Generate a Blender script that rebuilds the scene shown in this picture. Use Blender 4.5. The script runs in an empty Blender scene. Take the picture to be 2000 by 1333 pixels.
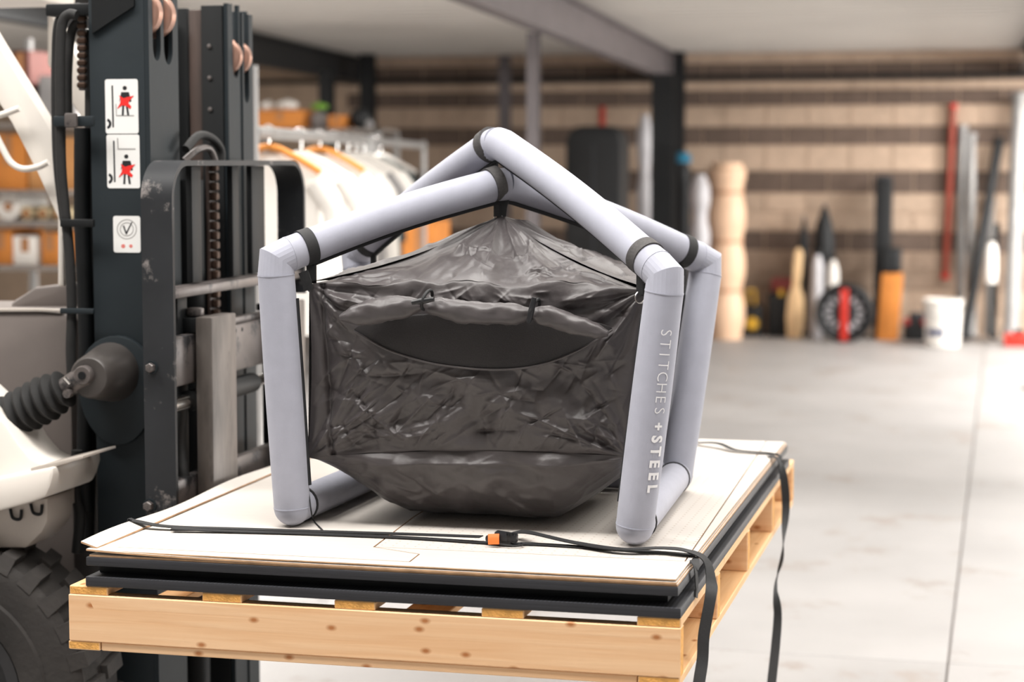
import bpy, bmesh, math, random
import numpy as np
from mathutils import Vector, Matrix, noise
random.seed(7)
PI = math.pi
sc = bpy.context.scene
col = sc.collection

# ------------------------------------------------------------------ camera
F_PX, HORIZON, VPX, CAM_H = 3900.0, 315.0, 965.0, 1.67
PITCH = math.atan((666.5 - HORIZON) / F_PX)
YAW = math.atan(VPX * math.cos(PITCH) / F_PX)
FWD = Vector((-math.sin(YAW) * math.cos(PITCH), math.cos(YAW) * math.cos(PITCH), -math.sin(PITCH)))
RGT = Vector((math.cos(YAW), math.sin(YAW), 0))
UPV = RGT.cross(FWD)
EYE = Vector((0, 0, CAM_H))
cd = bpy.data.cameras.new('camera')
cam = bpy.data.objects.new('camera', cd); col.objects.link(cam)
cam.matrix_world = Matrix.Translation(EYE) @ Matrix((RGT, UPV, -FWD)).transposed().to_4x4()
cd.sensor_width = 36.0
cd.lens = F_PX / 2000.0 * 36.0
cd.clip_start = 0.05; cd.clip_end = 100
cd.dof.use_dof = True
cd.dof.focus_distance = 4.18
cd.dof.aperture_fstop = 2.6
sc.camera = cam

# ------------------------------------------------------------------ world, lights, exposure
w = bpy.data.worlds.new('world'); sc.world = w; w.use_nodes = True
w.node_tree.nodes['Background'].inputs[0].default_value = (0.95, 0.97, 1.0, 1)
w.node_tree.nodes['Background'].inputs[1].default_value = 0.6
def area(name, loc, target, sx, sy, power, colr):
    l = bpy.data.lights.new(name, 'AREA'); l.shape = 'RECTANGLE'; l.size = sx; l.size_y = sy
    l.energy = power; l.color = colr
    o = bpy.data.objects.new(name, l); col.objects.link(o); o.location = loc
    o.rotation_euler = (Vector(target) - Vector(loc)).to_track_quat('-Z', 'Y').to_euler()
    return o
WARM = (1.0, 0.965, 0.925)
for lx, k in ((-5.0, 1.25), (-1.0, 1.0), (3.0, 0.7)):                      # lamps hung in rows under the high hall roof
    area('hall_lamp_light', (lx, 2.7, 5.7), (lx, 2.7, 0), 3.2, 1.2, 600 * k, WARM)
    area('hall_lamp_light', (lx, 7.2, 5.7), (lx, 7.2, 0), 3.2, 1.2, 420 * k, WARM)
area('door_daylight', (0.5, -8.7, 2.4), (0.0, 0, 1.9), 8.0, 4.2, 130, (1.0, 0.98, 0.96))       # open loading door behind the camera
area('window_daylight', (7.85, 14.2, 1.5), (-4, 15.2, 0.9), 8.0, 2.0, 2000, (1.0, 0.985, 0.96))    # side windows below the mezzanine
for lx, ly, pw in ((-8.0, 10.8, 480), (-4.5, 10.8, 420), (1.25, 12.5, 160), (1.25, 15.0, 370), (1.25, 17.6, 410)):  # unseen fill lights added under the mezzanine deck to brighten the far end
    area('added_deck_fill', (lx, ly, 2.62), (lx, ly, 0), 0.4, 1.8, pw, WARM)
vs = sc.view_settings
vs.view_transform = 'Standard'; vs.look = 'None'; vs.gamma = 1.0; vs.use_curve_mapping = False
vs.exposure = -0.97
sc.cycles.use_denoising = True
sc.cycles.max_bounces = 8
sc.cycles.sample_clamp_indirect = 6.0
sc.cycles.caustics_reflective = False; sc.cycles.caustics_refractive = False

# ------------------------------------------------------------------ helpers
def P(x, y, X=None, Y=None, Z=None):
    """the point of the place seen at photo pixel (x, y) on a plane X, Y or Z = const"""
    d = FWD + RGT * ((x - 1000) / F_PX) - UPV * ((y - 666.5) / F_PX)
    for ax, v in enumerate((X, Y, Z)):
        if v is not None:
            return EYE + d * ((v - EYE[ax]) / d[ax])

def lin(c):
    return tuple(((v / 255) / 12.92 if v / 255 <= 0.04045 else ((v / 255 + 0.055) / 1.055) ** 2.4) for v in c) + (1,)

MATS = {}
def mat(name, c, rough=0.6, metal=0.0, var=0.10, vs=6.0, st=(1, 1, 1), bump=0.0, bs=120.0, spec=0.5, rnd=0.0, wear=None, wear_s=14.0, wear_t=0.62, sheen=0.0, coat=0.0):
    """plain procedural surface: base colour with noise variation, optional worn patches and fine relief"""
    if name in MATS: return MATS[name]
    m = bpy.data.materials.new(name); m.use_nodes = True; MATS[name] = m
    nt = m.node_tree; N = nt.nodes; L = nt.links; b = N['Principled BSDF']
    b.inputs['Roughness'].default_value = rough; b.inputs['Metallic'].default_value = metal
    b.inputs['Specular IOR Level'].default_value = spec
    if sheen: b.inputs['Sheen Weight'].default_value = sheen
    if coat: b.inputs['Coat Weight'].default_value = coat
    tc = N.new('ShaderNodeTexCoord'); mp = N.new('ShaderNodeMapping'); mp.inputs['Scale'].default_value = st
    L.new(tc.outputs['Object'], mp.inputs[0])
    if rnd:
        oi = N.new('ShaderNodeObjectInfo'); mm = N.new('ShaderNodeVectorMath'); mm.operation = 'MULTIPLY'
        mm.inputs[1].default_value = (40, 40, 40); L.new(oi.outputs['Random'], mm.inputs[0]); L.new(mm.outputs[0], mp.inputs['Location'])
    nz = N.new('ShaderNodeTexNoise'); nz.inputs['Scale'].default_value = vs; nz.inputs['Detail'].default_value = 5
    L.new(mp.outputs[0], nz.inputs['Vector'])
    cr = N.new('ShaderNodeValToRGB'); lc = lin(c)
    cr.color_ramp.elements[0].position = 0.25; cr.color_ramp.elements[1].position = 0.75
    cr.color_ramp.elements[0].color = tuple(v * (1 - var * 1.6) for v in lc[:3]) + (1,)
    cr.color_ramp.elements[1].color = tuple(min(1, v * (1 + var)) for v in lc[:3]) + (1,)
    L.new(nz.outputs['Fac'], cr.inputs[0]); out = cr.outputs[0]
    if rnd:
        hs = N.new('ShaderNodeHueSaturation'); mr = N.new('ShaderNodeMapRange')
        mr.inputs['To Min'].default_value = 1 - rnd; mr.inputs['To Max'].default_value = 1 + rnd
        L.new(oi.outputs['Random'], mr.inputs[0]); L.new(mr.outputs[0], hs.inputs['Value']); L.new(out, hs.inputs['Color']); out = hs.outputs[0]
    if wear:
        n2 = N.new('ShaderNodeTexNoise'); n2.inputs['Scale'].default_value = wear_s; n2.inputs['Detail'].default_value = 8; n2.inputs['Roughness'].default_value = 0.7
        L.new(mp.outputs[0], n2.inputs['Vector'])
        c2 = N.new('ShaderNodeValToRGB'); c2.color_ramp.elements[0].position = wear_t; c2.color_ramp.elements[1].position = wear_t + 0.08
        L.new(n2.outputs['Fac'], c2.inputs[0])
        mx = N.new('ShaderNodeMix'); mx.data_type = 'RGBA'; L.new(c2.outputs[0], mx.inputs[0]); L.new(out, mx.inputs[6]); mx.inputs[7].default_value = lin(wear); out = mx.outputs[2]
    L.new(out, b.inputs['Base Color'])
    if bump:
        n3 = N.new('ShaderNodeTexNoise'); n3.inputs['Scale'].default_value = bs; n3.inputs['Detail'].default_value = 4
        L.new(mp.outputs[0], n3.inputs['Vector'])
        bp = N.new('ShaderNodeBump'); bp.inputs['Strength'].default_value = bump; bp.inputs['Distance'].default_value = 0.01
        L.new(n3.outputs['Fac'], bp.inputs['Height']); L.new(bp.outputs[0], b.inputs['Normal'])
    return m

def wood(name, c, dark, axis, rough=0.65, knots=True, scale=1.0, knot_c=(168, 96, 36)):
    """pine: streaks along one axis, a few knots"""
    if name in MATS: return MATS[name]
    m = bpy.data.materials.new(name); m.use_nodes = True; MATS[name] = m
    nt = m.node_tree; N = nt.nodes; L = nt.links; b = N['Principled BSDF']; b.inputs['Roughness'].default_value = rough
    b.inputs['Specular IOR Level'].default_value = 0.3
    tc = N.new('ShaderNodeTexCoord'); oi = N.new('ShaderNodeObjectInfo')
    ad = N.new('ShaderNodeVectorMath'); ad.operation = 'MULTIPLY_ADD'; ad.inputs[1].default_value = (13, 13, 13)
    L.new(oi.outputs['Random'], ad.inputs[0]); L.new(tc.outputs['Object'], ad.inputs[2])
    mp = N.new('ShaderNodeMapping'); s = [60 * scale] * 3; s[axis] = 2.2 * scale; mp.inputs['Scale'].default_value = s
    L.new(ad.outputs[0], mp.inputs[0])
    nz = N.new('ShaderNodeTexNoise'); nz.inputs['Scale'].default_value = 1.0; nz.inputs['Detail'].default_value = 6; nz.inputs['Distortion'].default_value = 0.6
    L.new(mp.outputs[0], nz.inputs['Vector'])
    cr = N.new('ShaderNodeValToRGB'); cr.color_ramp.elements[0].position = 0.28; cr.color_ramp.elements[1].position = 0.62
    cr.color_ramp.elements[0].color = lin(dark); cr.color_ramp.elements[1].color = lin(c)
    L.new(nz.outputs['Fac'], cr.inputs[0]); out = cr.outputs[0]
    if knots:
        sp = N.new('ShaderNodeSeparateXYZ'); L.new(ad.outputs[0], sp.inputs[0]); cb = N.new('ShaderNodeCombineXYZ')
        for k, (src, f_) in enumerate(((axis, 11.0), (2 if axis == 0 else 0, 19.0))):
            mu = N.new('ShaderNodeMath'); mu.operation = 'MULTIPLY'; mu.inputs[1].default_value = f_; L.new(sp.outputs[src], mu.inputs[0]); L.new(mu.outputs[0], cb.inputs[k])
        vo = N.new('ShaderNodeTexVoronoi'); vo.voronoi_dimensions = '2D'; vo.inputs['Scale'].default_value = 1.0; L.new(cb.outputs[0], vo.inputs['Vector'])
        c2 = N.new('ShaderNodeValToRGB'); c2.color_ramp.elements[0].position = 0.04; c2.color_ramp.elements[1].position = 0.15
        c2.color_ramp.elements[0].color = (1, 1, 1, 1); c2.color_ramp.elements[1].color = (0, 0, 0, 1)
        L.new(vo.outputs['Distance'], c2.inputs[0])
        sx = N.new('ShaderNodeSeparateColor'); L.new(vo.outputs['Color'], sx.inputs[0])
        gt = N.new('ShaderNodeMath'); gt.operation = 'GREATER_THAN'; gt.inputs[1].default_value = 0.5; L.new(sx.outputs[0], gt.inputs[0])
        ml = N.new('ShaderNodeMath'); ml.operation = 'MULTIPLY'; L.new(c2.outputs[0], ml.inputs[0]); L.new(gt.outputs[0], ml.inputs[1])
        m2 = N.new('ShaderNodeMath'); m2.operation = 'MULTIPLY'; m2.inputs[1].default_value = 0.85; L.new(ml.outputs[0], m2.inputs[0])
        mx = N.new('ShaderNodeMix'); mx.data_type = 'RGBA'; L.new(m2.outputs[0], mx.inputs[0]); L.new(out, mx.inputs[6]); mx.inputs[7].default_value = lin(knot_c); out = mx.outputs[2]
    L.new(out, b.inputs['Base Color'])
    bp = N.new('ShaderNodeBump'); bp.inputs['Strength'].default_value = 0.25; bp.inputs['Distance'].default_value = 0.002
    L.new(nz.outputs['Fac'], bp.inputs['Height']); L.new(bp.outputs[0], b.inputs['Normal'])
    return m

WLOC = {}                       # world location of every object (nothing here is rotated unless stated)
def thing(name, label, cat, loc, group=None, kind=None):
    o = bpy.data.objects.new(name, None); col.objects.link(o); o.location = loc; o.empty_display_size = 0.1
    WLOC[o.name] = Vector(loc)
    if label: o['label'] = label
    if cat: o['category'] = cat
    if group: o['group'] = group
    if kind: o['kind'] = kind
    return o
def tag(o, label=None, cat=None, group=None, kind=None):
    if label: o['label'] = label
    if cat: o['category'] = cat
    if group: o['group'] = group
    if kind: o['kind'] = kind
    return o

def link(name, verts, faces, m, parent=None, smooth=35, mats2=None, fm=None):
    """one mesh object, origin moved to the middle of its box"""
    lo = Vector([min(v[i] for v in verts) for i in range(3)]); hi = Vector([max(v[i] for v in verts) for i in range(3)])
    c = (lo + hi) / 2
    me = bpy.data.meshes.new(name); me.from_pydata([tuple(Vector(v) - c) for v in verts], [], faces)
    me.materials.append(m)
    if mats2:
        for q in mats2: me.materials.append(q)
    if fm: me.polygons.foreach_set('material_index', fm)
    bm = bmesh.new(); bm.from_mesh(me); bmesh.ops.recalc_face_normals(bm, faces=bm.faces); bm.to_mesh(me); bm.free()
    if smooth:
        me.polygons.foreach_set('use_smooth', [True] * len(me.polygons)); me.set_sharp_from_angle(angle=math.radians(smooth))
    o = bpy.data.objects.new(name, me); col.objects.link(o)
    if parent is not None:
        o.parent = parent; o.location = c - WLOC[parent.name]
    else: o.location = c
    WLOC[o.name] = c
    return o
def dup(o, loc, parent=None):
    """a copy at world location loc sharing the mesh"""
    c = o.copy(); col.objects.link(c); c.parent = parent
    c.location = Vector(loc) - (WLOC[parent.name] if parent is not None else Vector())
    WLOC[c.name] = Vector(loc); return c

def bevel_geo(verts, faces, off, seg=2):
    bm = bmesh.new(); vv = [bm.verts.new(v) for v in verts]
    for f in faces: bm.faces.new([vv[i] for i in f])
    bmesh.ops.recalc_face_normals(bm, faces=bm.faces)
    es = [e for e in bm.edges if len(e.link_faces) == 2 and e.calc_face_angle(0) > 0.5]
    bmesh.ops.bevel(bm, geom=es, offset=off, segments=seg, affect='EDGES', profile=0.5, clamp_overlap=True)
    bm.verts.index_update()
    V = [v.co.copy() for v in bm.verts]; Fc = [[v.index for v in f.verts] for f in bm.faces]; bm.free()
    return V, Fc
BF = [(0, 1, 3, 2), (4, 6, 7, 5), (0, 4, 5, 1), (2, 3, 7, 6), (0, 2, 6, 4), (1, 5, 7, 3)]
def box(name, lo, hi, m, parent=None, bev=0.003, seg=2):
    v = [Vector((x, y, z)) for x in (lo[0], hi[0]) for y in (lo[1], hi[1]) for z in (lo[2], hi[2])]
    f = BF
    if bev: v, f = bevel_geo(v, f, bev, seg)
    return link(name, v, f, m, parent)
def obox(name, c, ax, ay, az, m, parent=None, bev=0.003):
    """box from centre and three half-axis vectors"""
    c, ax, ay, az = map(Vector, (c, ax, ay, az))
    v = [c + ax * i + ay * j + az * k for i in (-1, 1) for j in (-1, 1) for k in (-1, 1)]; f = BF
    if bev: v, f = bevel_geo(v, f, bev)
    return link(name, v, f, m, parent)
def prism(name, poly, axis, a, b, m, parent=None, bev=0.0, smooth=35):
    """2-D outline in the two other axes, pushed from a to b along axis"""
    def mk(p, t):
        q = list(p); q.insert(axis, t); return Vector(q)
    n = len(poly); v = [mk(p, a) for p in poly] + [mk(p, b) for p in poly]
    f = [list(range(n))[::-1], list(range(n, 2 * n))] + [(i, (i + 1) % n, n + (i + 1) % n, n + i) for i in range(n)]
    if bev: v, f = bevel_geo(v, f, bev)
    return link(name, v, f, m, parent, smooth)
def frames(pts):
    d = [(pts[i + 1] - pts[i]).normalized() for i in range(len(pts) - 1)]
    up = Vector((0, 0, 1)) if abs(d[0].z) < 0.9 else Vector((0, 1, 0))
    u = (up - d[0] * up.dot(d[0])).normalized(); us = [u]
    for i in range(1, len(d)):
        u = d[i - 1].rotation_difference(d[i]) @ u; u = (u - d[i] * u.dot(d[i])).normalized(); us.append(u)
    return d, us
def tube_rings(pts, r, seg=20):
    """mitred rings along a polyline"""
    pts = [Vector(p) for p in pts]; d, us = frames(pts); R = r if isinstance(r, (list, tuple)) else [r] * len(pts)
    rings = []
    for i, p in enumerate(pts):
        k = min(i, len(d) - 1); dd = d[k]; u = us[k]; v = dd.cross(u)
        n = dd if i in (0, len(pts) - 1) else (d[i - 1] + d[i]).normalized()
        ring = []
        for j in range(seg):
            a = 2 * PI * j / seg; o = (u * math.cos(a) + v * math.sin(a)) * R[i]
            t = -(o.dot(n)) / max(0.25, dd.dot(n)); ring.append(p + o + dd * t)
        rings.append(ring)
    return rings
def rings_mesh(name, rings, m, parent=None, caps=True, smooth=40):
    n = len(rings[0]); v = [q for r in rings for q in r]; f = []
    for i in range(len(rings) - 1):
        for j in range(n):
            f.append((i * n + j, i * n + (j + 1) % n, (i + 1) * n + (j + 1) % n, (i + 1) * n + j))
    if caps: f.append(list(range(n))[::-1]); f.append([(len(rings) - 1) * n + j for j in range(n)])
    return link(name, v, f, m, parent, smooth)
def tube(name, pts, r, m, parent=None, seg=16, caps=True, smooth=40):
    return rings_mesh(name, tube_rings(pts, r, seg), m, parent, caps, smooth)
def smooth_path(pts, n=8):
    """Catmull-Rom through points"""
    pts = [Vector(p) for p in pts]; q = [pts[0] * 2 - pts[1]] + pts + [pts[-1] * 2 - pts[-2]]; out = []
    for i in range(1, len(q) - 2):
        for k in range(n):
            t = k / n; a, b, c, e = q[i - 1], q[i], q[i + 1], q[i + 2]
            out.append(0.5 * ((2 * b) + (c - a) * t + (2 * a - 5 * b + 4 * c - e) * t * t + (3 * b - a - 3 * c + e) * t ** 3))
    return out + [pts[-1]]
def lathe(name, prof, c, axis, m, parent=None, seg=32, smooth=40):
    """profile of (radius, along) turned about axis 0/1/2 through c; closed when the ends have radius 0"""
    c = Vector(c); A = [(1, 2), (2, 0), (0, 1)][axis]; v = []; f = []
    for (r, t) in prof:
        for j in range(seg):
            a = 2 * PI * j / seg; p = Vector((0, 0, 0)); p[axis] = t; p[A[0]] = r * math.cos(a); p[A[1]] = r * math.sin(a); v.append(c + p)
    for i in range(len(prof) - 1):
        for j in range(seg): f.append((i * seg + j, i * seg + (j + 1) % seg, (i + 1) * seg + (j + 1) % seg, (i + 1) * seg + j))
    if prof[0] != prof[-1]:
        f.append(list(range(seg))[::-1]); f.append([(len(prof) - 1) * seg + j for j in range(seg)])
    return link(name, v, f, m, parent, smooth)
def ribbon(name, pts, wid, m, parent=None, th=0.002, n=8):
    """webbing: pts = [(point, width direction)], swept flat band with thickness"""
    ps = smooth_path([p for p, _ in pts], n); ws = smooth_path([q for _, q in pts], n)
    v = []; f = []
    for i, (p, q) in enumerate(zip(ps, ws)):
        d = (ps[min(i + 1, len(ps) - 1)] - ps[max(i - 1, 0)]).normalized()
        q = (q - d * q.dot(d)).normalized(); nn = d.cross(q)
        for a, b in ((-1, -1), (1, -1), (1, 1), (-1, 1)): v.append(p + q * (a * wid / 2) + nn * (b * th / 2))
    for i in range(len(ps) - 1):
        for j in range(4): f.append((i * 4 + j, i * 4 + (j + 1) % 4, i * 4 + 4 + (j + 1) % 4, i * 4 + 4 + j))
    f.append((3, 2, 1, 0)); k = (len(ps) - 1) * 4; f.append((k, k + 1, k + 2, k + 3))
    return link(name, v, f, m, parent, 40)
def make_creases(rng, n, x0, x1, y0, y1, angs, lmin=0.04, lmax=0.22, w=(0.0030, 0.0070), A=(0.0034, 0.0072), rays=()):
    """thin sharp fold lines: start, direction, length, width, height, bow"""
    out = []
    for k in range(n):
        a = math.radians(rng.gauss(*rng.choice(angs))); L = rng.uniform(lmin, lmax) * rng.uniform(0.5, 1)
        out.append((rng.uniform(x0, x1), rng.uniform(y0, y1), a, L, rng.uniform(*w), rng.uniform(*A) * rng.choice((1, 1, -1)), rng.uniform(-1.2, 1.2)))
    for (cx, cy, a0, a1, m, L0) in rays:
        for k in range(m):
            a = math.radians(a0 + (a1 - a0) * (k + rng.uniform(0.2, 0.8)) / m); L = L0 * rng.uniform(0.5, 1)
            out.append((cx + math.cos(a) * L / 2, cy + math.sin(a) * L / 2, a, L, rng.uniform(*w) * 1.3, rng.uniform(*A) * rng.choice((1.4, -1)), rng.uniform(-.5, .5)))
    return out
def crease_height(X, Y, segs):
    h = np.zeros_like(X)
    for (x, y, a, L, w_, A_, bow) in segs:
        dx, dy = X - x, Y - y; s_ = dx * math.cos(a) + dy * math.sin(a); d = -dx * math.sin(a) + dy * math.cos(a) - bow * s_ * s_ * 1.5
        t = np.clip(1 - (2 * s_ / L) ** 2, 0, 1)
        h += A_ * np.exp(-np.abs(d) / w_) * t
    return h
def grid(name, fn, nu, nv, m, parent=None, th=0.0, smooth=180, crease=None):
    v = [fn(i / nu, j / nv) for j in range(nv + 1) for i in range(nu + 1)]
    if crease:
        segs, c2, nrm, env = crease
        uv = [(i / nu, j / nv) for j in range(nv + 1) for i in range(nu + 1)]
        q = np.array([c2(u, w_, p) for (u, w_), p in zip(uv, v)]); h = crease_height(q[:, 0], q[:, 1], segs)
        v = [p + nrm * (float(hh) * env(u, w_)) for p, hh, (u, w_) in zip(v, h, uv)]
    f = [(j * (nu + 1) + i, j * (nu + 1) + i + 1, (j + 1) * (nu + 1) + i + 1, (j + 1) * (nu + 1) + i) for j in range(nv) for i in range(nu)]
    o = link(name, v, f, m, parent, smooth)
    if th:
        md = o.modifiers.new('cloth_thickness', 'SOLIDIFY'); md.thickness = th
    return o

# ------------------------------------------------------------------ materials
M_floor = mat('concrete_floor', (157, 155, 154), rough=0.55, var=0.09, vs=1.3, bump=0.05, bs=60, wear=(143, 136, 131), wear_s=1.7, wear_t=0.56)
M_joint = mat('joint_filler', (120, 112, 106), rough=0.9)
M_blk_l = mat('buff_block', (198, 174, 153), rough=0.9, var=0.08, vs=9, bump=0.3, bs=80, rnd=0.07)
M_blk_m = mat('tan_block', (170, 148, 130), rough=0.9, var=0.08, vs=9, bump=0.3, bs=80, rnd=0.07)
M_blk_d = mat('brown_block', (110, 94, 84), rough=0.9, var=0.10, vs=9, bump=0.3, bs=80, rnd=0.10)
M_mortar = mat('mortar', (196, 172, 150), rough=0.95)
M_ceil = mat('painted_steel_deck', (216, 212, 206), rough=0.6, var=0.05, vs=1.0)
M_wallp = mat('painted_wall', (205, 200, 194), rough=0.85, var=0.04, vs=1.0)
M_steelk = mat('black_steel', (16, 19, 22), rough=0.6, var=0.1)
M_steelg = mat('grey_steel_beam', (104, 98, 100), rough=0.6, var=0.1)
M_pineX = wood('pine_stringer', (242, 202, 160), (230, 182, 136), 0)
M_pineY = wood('pine_deck', (236, 196, 148), (222, 174, 122), 1)
M_end = mat('pine_end_grain', (232, 172, 92), rough=0.8, var=0.2, vs=60, bump=0.3, bs=200)
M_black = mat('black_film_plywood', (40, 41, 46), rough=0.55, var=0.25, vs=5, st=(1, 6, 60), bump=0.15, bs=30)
M_ply = mat('birch_plywood', (202, 196, 189), rough=0.55, var=0.03, vs=8, st=(1, 12, 1), spec=0.3)
M_plye = mat('plywood_edge', (206, 166, 128), rough=0.8, var=0.2, vs=30)
M_tube = mat('grey_tube_fabric', (165, 167, 180), rough=0.75, var=0.035, vs=30, bump=0.12, bs=900, spec=0.35, sheen=0.15)
M_web = mat('black_webbing', (30, 31, 33), rough=0.7, var=0.2, vs=200, bump=0.2, bs=900)
M_webg = mat('charcoal_webbing', (70, 68, 68), rough=0.7, var=0.25, vs=200, bump=0.3, bs=900)
M_pipe = mat('black_piping', (24, 26, 30), rough=0.7)
M_tent = mat('charcoal_ripstop_nylon', (64, 59, 60), rough=0.45, var=0.06, vs=12, bump=0.06, bs=90, spec=0.65, sheen=0.06)
M_tentd = mat('black_mesh_netting', (38, 35, 36), rough=0.6, var=0.2, vs=400, bump=0.2, bs=500)
M_print = mat('white_print', (238, 238, 240), rough=0.6, var=0.02)
M_chrome = mat('chrome', (215, 212, 208), rough=0.22, metal=1.0, var=0.03)
M_plk = mat('black_plastic', (26, 27, 30), rough=0.4, var=0.1)
M_orange = mat('orange_tag', (236, 112, 44), rough=0.6, var=0.05)
M_mast = mat('mast_paint', (30, 37, 41), rough=0.6, spec=0.25, var=0.10, vs=5, bump=0.03, bs=60, wear=(78, 74, 70), wear_s=9, wear_t=0.72)
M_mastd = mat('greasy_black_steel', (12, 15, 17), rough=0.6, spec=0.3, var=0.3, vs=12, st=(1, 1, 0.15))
M_rust = mat('brown_greased_steel', (62, 48, 42), rough=0.5, var=0.3, vs=14, st=(4, 4, 0.4))
M_worn = mat('worn_carriage_steel', (98, 92, 90), rough=0.42, metal=0.35, var=0.25, vs=10, wear=(44, 44, 46), wear_s=9, wear_t=0.55)
M_back = mat('backrest_paint', (38, 40, 43), rough=0.55, spec=0.3, var=0.2, vs=6, wear=(120, 115, 113), wear_s=9, wear_t=0.57)
M_fork = mat('fork_steel', (92, 86, 82), rough=0.5, metal=0.3, var=0.3, vs=8, st=(4, 4, 1), wear=(60, 56, 54), wear_s=7, wear_t=0.6)
M_body = mat('grey_cowl_paint', (112, 104, 100), rough=0.5, var=0.06, vs=8)
M_white = mat('white_truck_paint', (226, 220, 212), rough=0.45, var=0.04, vs=4)
M_greyp = mat('pale_grey_paint_and_lit_edge', (168, 160, 152), rough=0.5, var=0.1, vs=5)
M_rubber = mat('black_rubber', (22, 22, 22), rough=0.7, var=0.25, vs=10, bump=0.1, bs=60)
M_tyre = mat('dusty_tyre_rubber', (46, 43, 41), rough=0.8, var=0.25, vs=7, bump=0.2, bs=60)
M_rim = mat('dark_rim_paint', (34, 34, 36), rough=0.5, var=0.2)
M_chain = mat('chain_steel', (84, 66, 56), rough=0.4, metal=0.7, var=0.3, vs=30)
M_copper = mat('roller_steel', (176, 138, 122), rough=0.35, metal=0.7, var=0.1)
M_decal = mat('white_decal', (226, 226, 224), rough=0.4, var=0.01)
M_ink = mat('black_ink', (28, 30, 34), rough=0.5, var=0.05)
M_red = mat('red_ink', (222, 40, 36), rough=0.5, var=0.05)
M_grey_ink = mat('grey_ink', (150, 148, 146), rough=0.5, var=0.05)
def plain(n, c, **k): return mat(n, c, **k)

# ------------------------------------------------------------------ setting
fl = box('floor', (-13, -9.5, -0.16), (8.2, 19.7, -0.012), M_joint, bev=0); fl['kind'] = 'structure'
XS = [-13, -8.15, -4.15, -0.152, 3.85, 8.2]; YS = [-9.5, -5.3, 0.7, 6.7, 12.7, 19.7]
for i in range(5):
    for j in range(5):
        g = 0.0035
        s = box('slab', (XS[i] + g, YS[j] + g, -0.0115), (XS[i + 1] - g, YS[j + 1] - g, 0.0), M_floor, fl, bev=0.002, seg=1)
WY = 19.45
wb = box('wall_back', (-13, WY, 0), (8.2, WY + 0.2, 6.4), M_mortar, bev=0); wb['kind'] = 'structure'
ROWS = [(0.0, 0.22, 'l'), (0.22, 0.44, 'l'), (0.44, 0.62, 'm'), (0.62, 0.80, 'm'), (0.80, 1.00, 'd'), (1.00, 1.18, 'l'), (1.18, 1.36, 'l'), (1.36, 1.58, 'd'), (1.58, 1.82, 'l'),
        (1.82, 2.01, 'd'), (2.01, 2.20, 'l'), (2.20, 2.36, 'd'), (2.36, 2.43, 'l'), (2.43, 2.62, 'd'), (2.62, 2.72, 'l')]
BW = 0.405
proto = {}
for ri, (z0, z1, t) in enumerate(ROWS):
    x = -6.72 + (0.2 if ri % 2 else 0)
    while x < 0.5:
        key = (round(z1 - z0, 3), t); proud = 0.006 if t == 'd' else 0.016
        c = (x + BW / 2, WY - proud / 2, (z0 + z1) / 2)
        if key not in proto:
            v = [Vector((a, b, cc)) for a in (x + 0.006, x + BW - 0.006) for b in (WY - proud, WY) for cc in (z0 + 0.006, z1 - 0.006)]
            proto[key] = link('block', v, BF, {'l': M_blk_l, 'm': M_blk_m, 'd': M_blk_d}[t], wb, 0)
        else: dup(proto[key], c, wb)
        x += BW
wl = box('wall_left', (-13.2, -9.5, 0), (-13, 19.65, 6.4), M_wallp, bev=0); wl['kind'] = 'structure'
# right wall with the window strip below the mezzanine, front wall with the loading door
for nm, lo, hi in (('wall_right', (8.0, -9.5, 0), (8.2, 9.8, 6.4)), ('wall_right_sill', (8.0, 9.8, 0), (8.2, 18.6, 0.45)), ('wall_right_end', (8.0, 18.6, 0), (8.2, 19.45, 6.4)), ('wall_right_upper', (8.0, 9.8, 2.55), (8.2, 18.6, 6.4)),
                   ('wall_front', (-13, -9.7, 0), (-4.0, -9.5, 6.4)), ('wall_front_side', (4.8, -9.7, 0), (8.2, -9.5, 6.4)), ('wall_front_lintel', (-4.0, -9.7, 4.6), (4.8, -9.5, 6.4)), ('wall_mezzanine', (-13, 8.6, 2.8), (8.0, 8.75, 6.4))):
    o = box(nm, lo, hi, M_wallp, bev=0); o['kind'] = 'structure'
hc = box('ceiling_hall', (-13, -9.5, 6.4), (8.2, 8.7, 6.5), M_ceil, bev=0); hc['kind'] = 'structure'
# trapezoidal steel deck under the mezzanine
v = []; f = []; y = 8.75; prof = []
while y < 19.45:
    prof += [(y, 2.76), (y + 0.13, 2.76), (y + 0.16, 2.71), (y + 0.29, 2.71), (y + 0.32, 2.76)]; y += 0.32
for (yy, zz) in prof: v += [Vector((-13, min(yy, 19.45), zz)), Vector((8.0, min(yy, 19.45), zz))]
for i in range(len(prof) - 1): f.append((2 * i, 2 * i + 1, 2 * i + 3, 2 * i + 2))
dk = link('ceiling', v, f, M_ceil, None, 0); dk['kind'] = 'structure'

def beam(p, q, z0, z1, wd, m, name='trim_1'):
    """I-beam from p to q (plan points)"""
    p = Vector((p[0], p[1], 0)); q = Vector((q[0], q[1], 0)); d = (q - p).normalized(); s = Vector((-d.y, d.x, 0))
    t = 0.018; prof = [(-wd, z0), (wd, z0), (wd, z0 + t), (t / 2, z0 + t), (t / 2, z1 - t), (wd, z1 - t), (wd, z1), (-wd, z1), (-wd, z1 - t), (-t / 2, z1 - t), (-t / 2, z0 + t), (-wd, z0 + t)]
    v = [e + s * a + Vector((0, 0, b)) for e in (p, q) for a, b in prof]; n = len(prof)
    f = [list(range(n)), list(range(n, 2 * n))] + [(i, (i + 1) % n, n + (i + 1) % n, n + i) for i in range(n)]
    o = link(name, v, f, m, None, 0); o['kind'] = 'structure'; return o
beam((-2.52, 8.8), (-3.17, 19.4), 2.44, 2.71, 0.055, M_steelg, 'trim_1')
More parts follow.
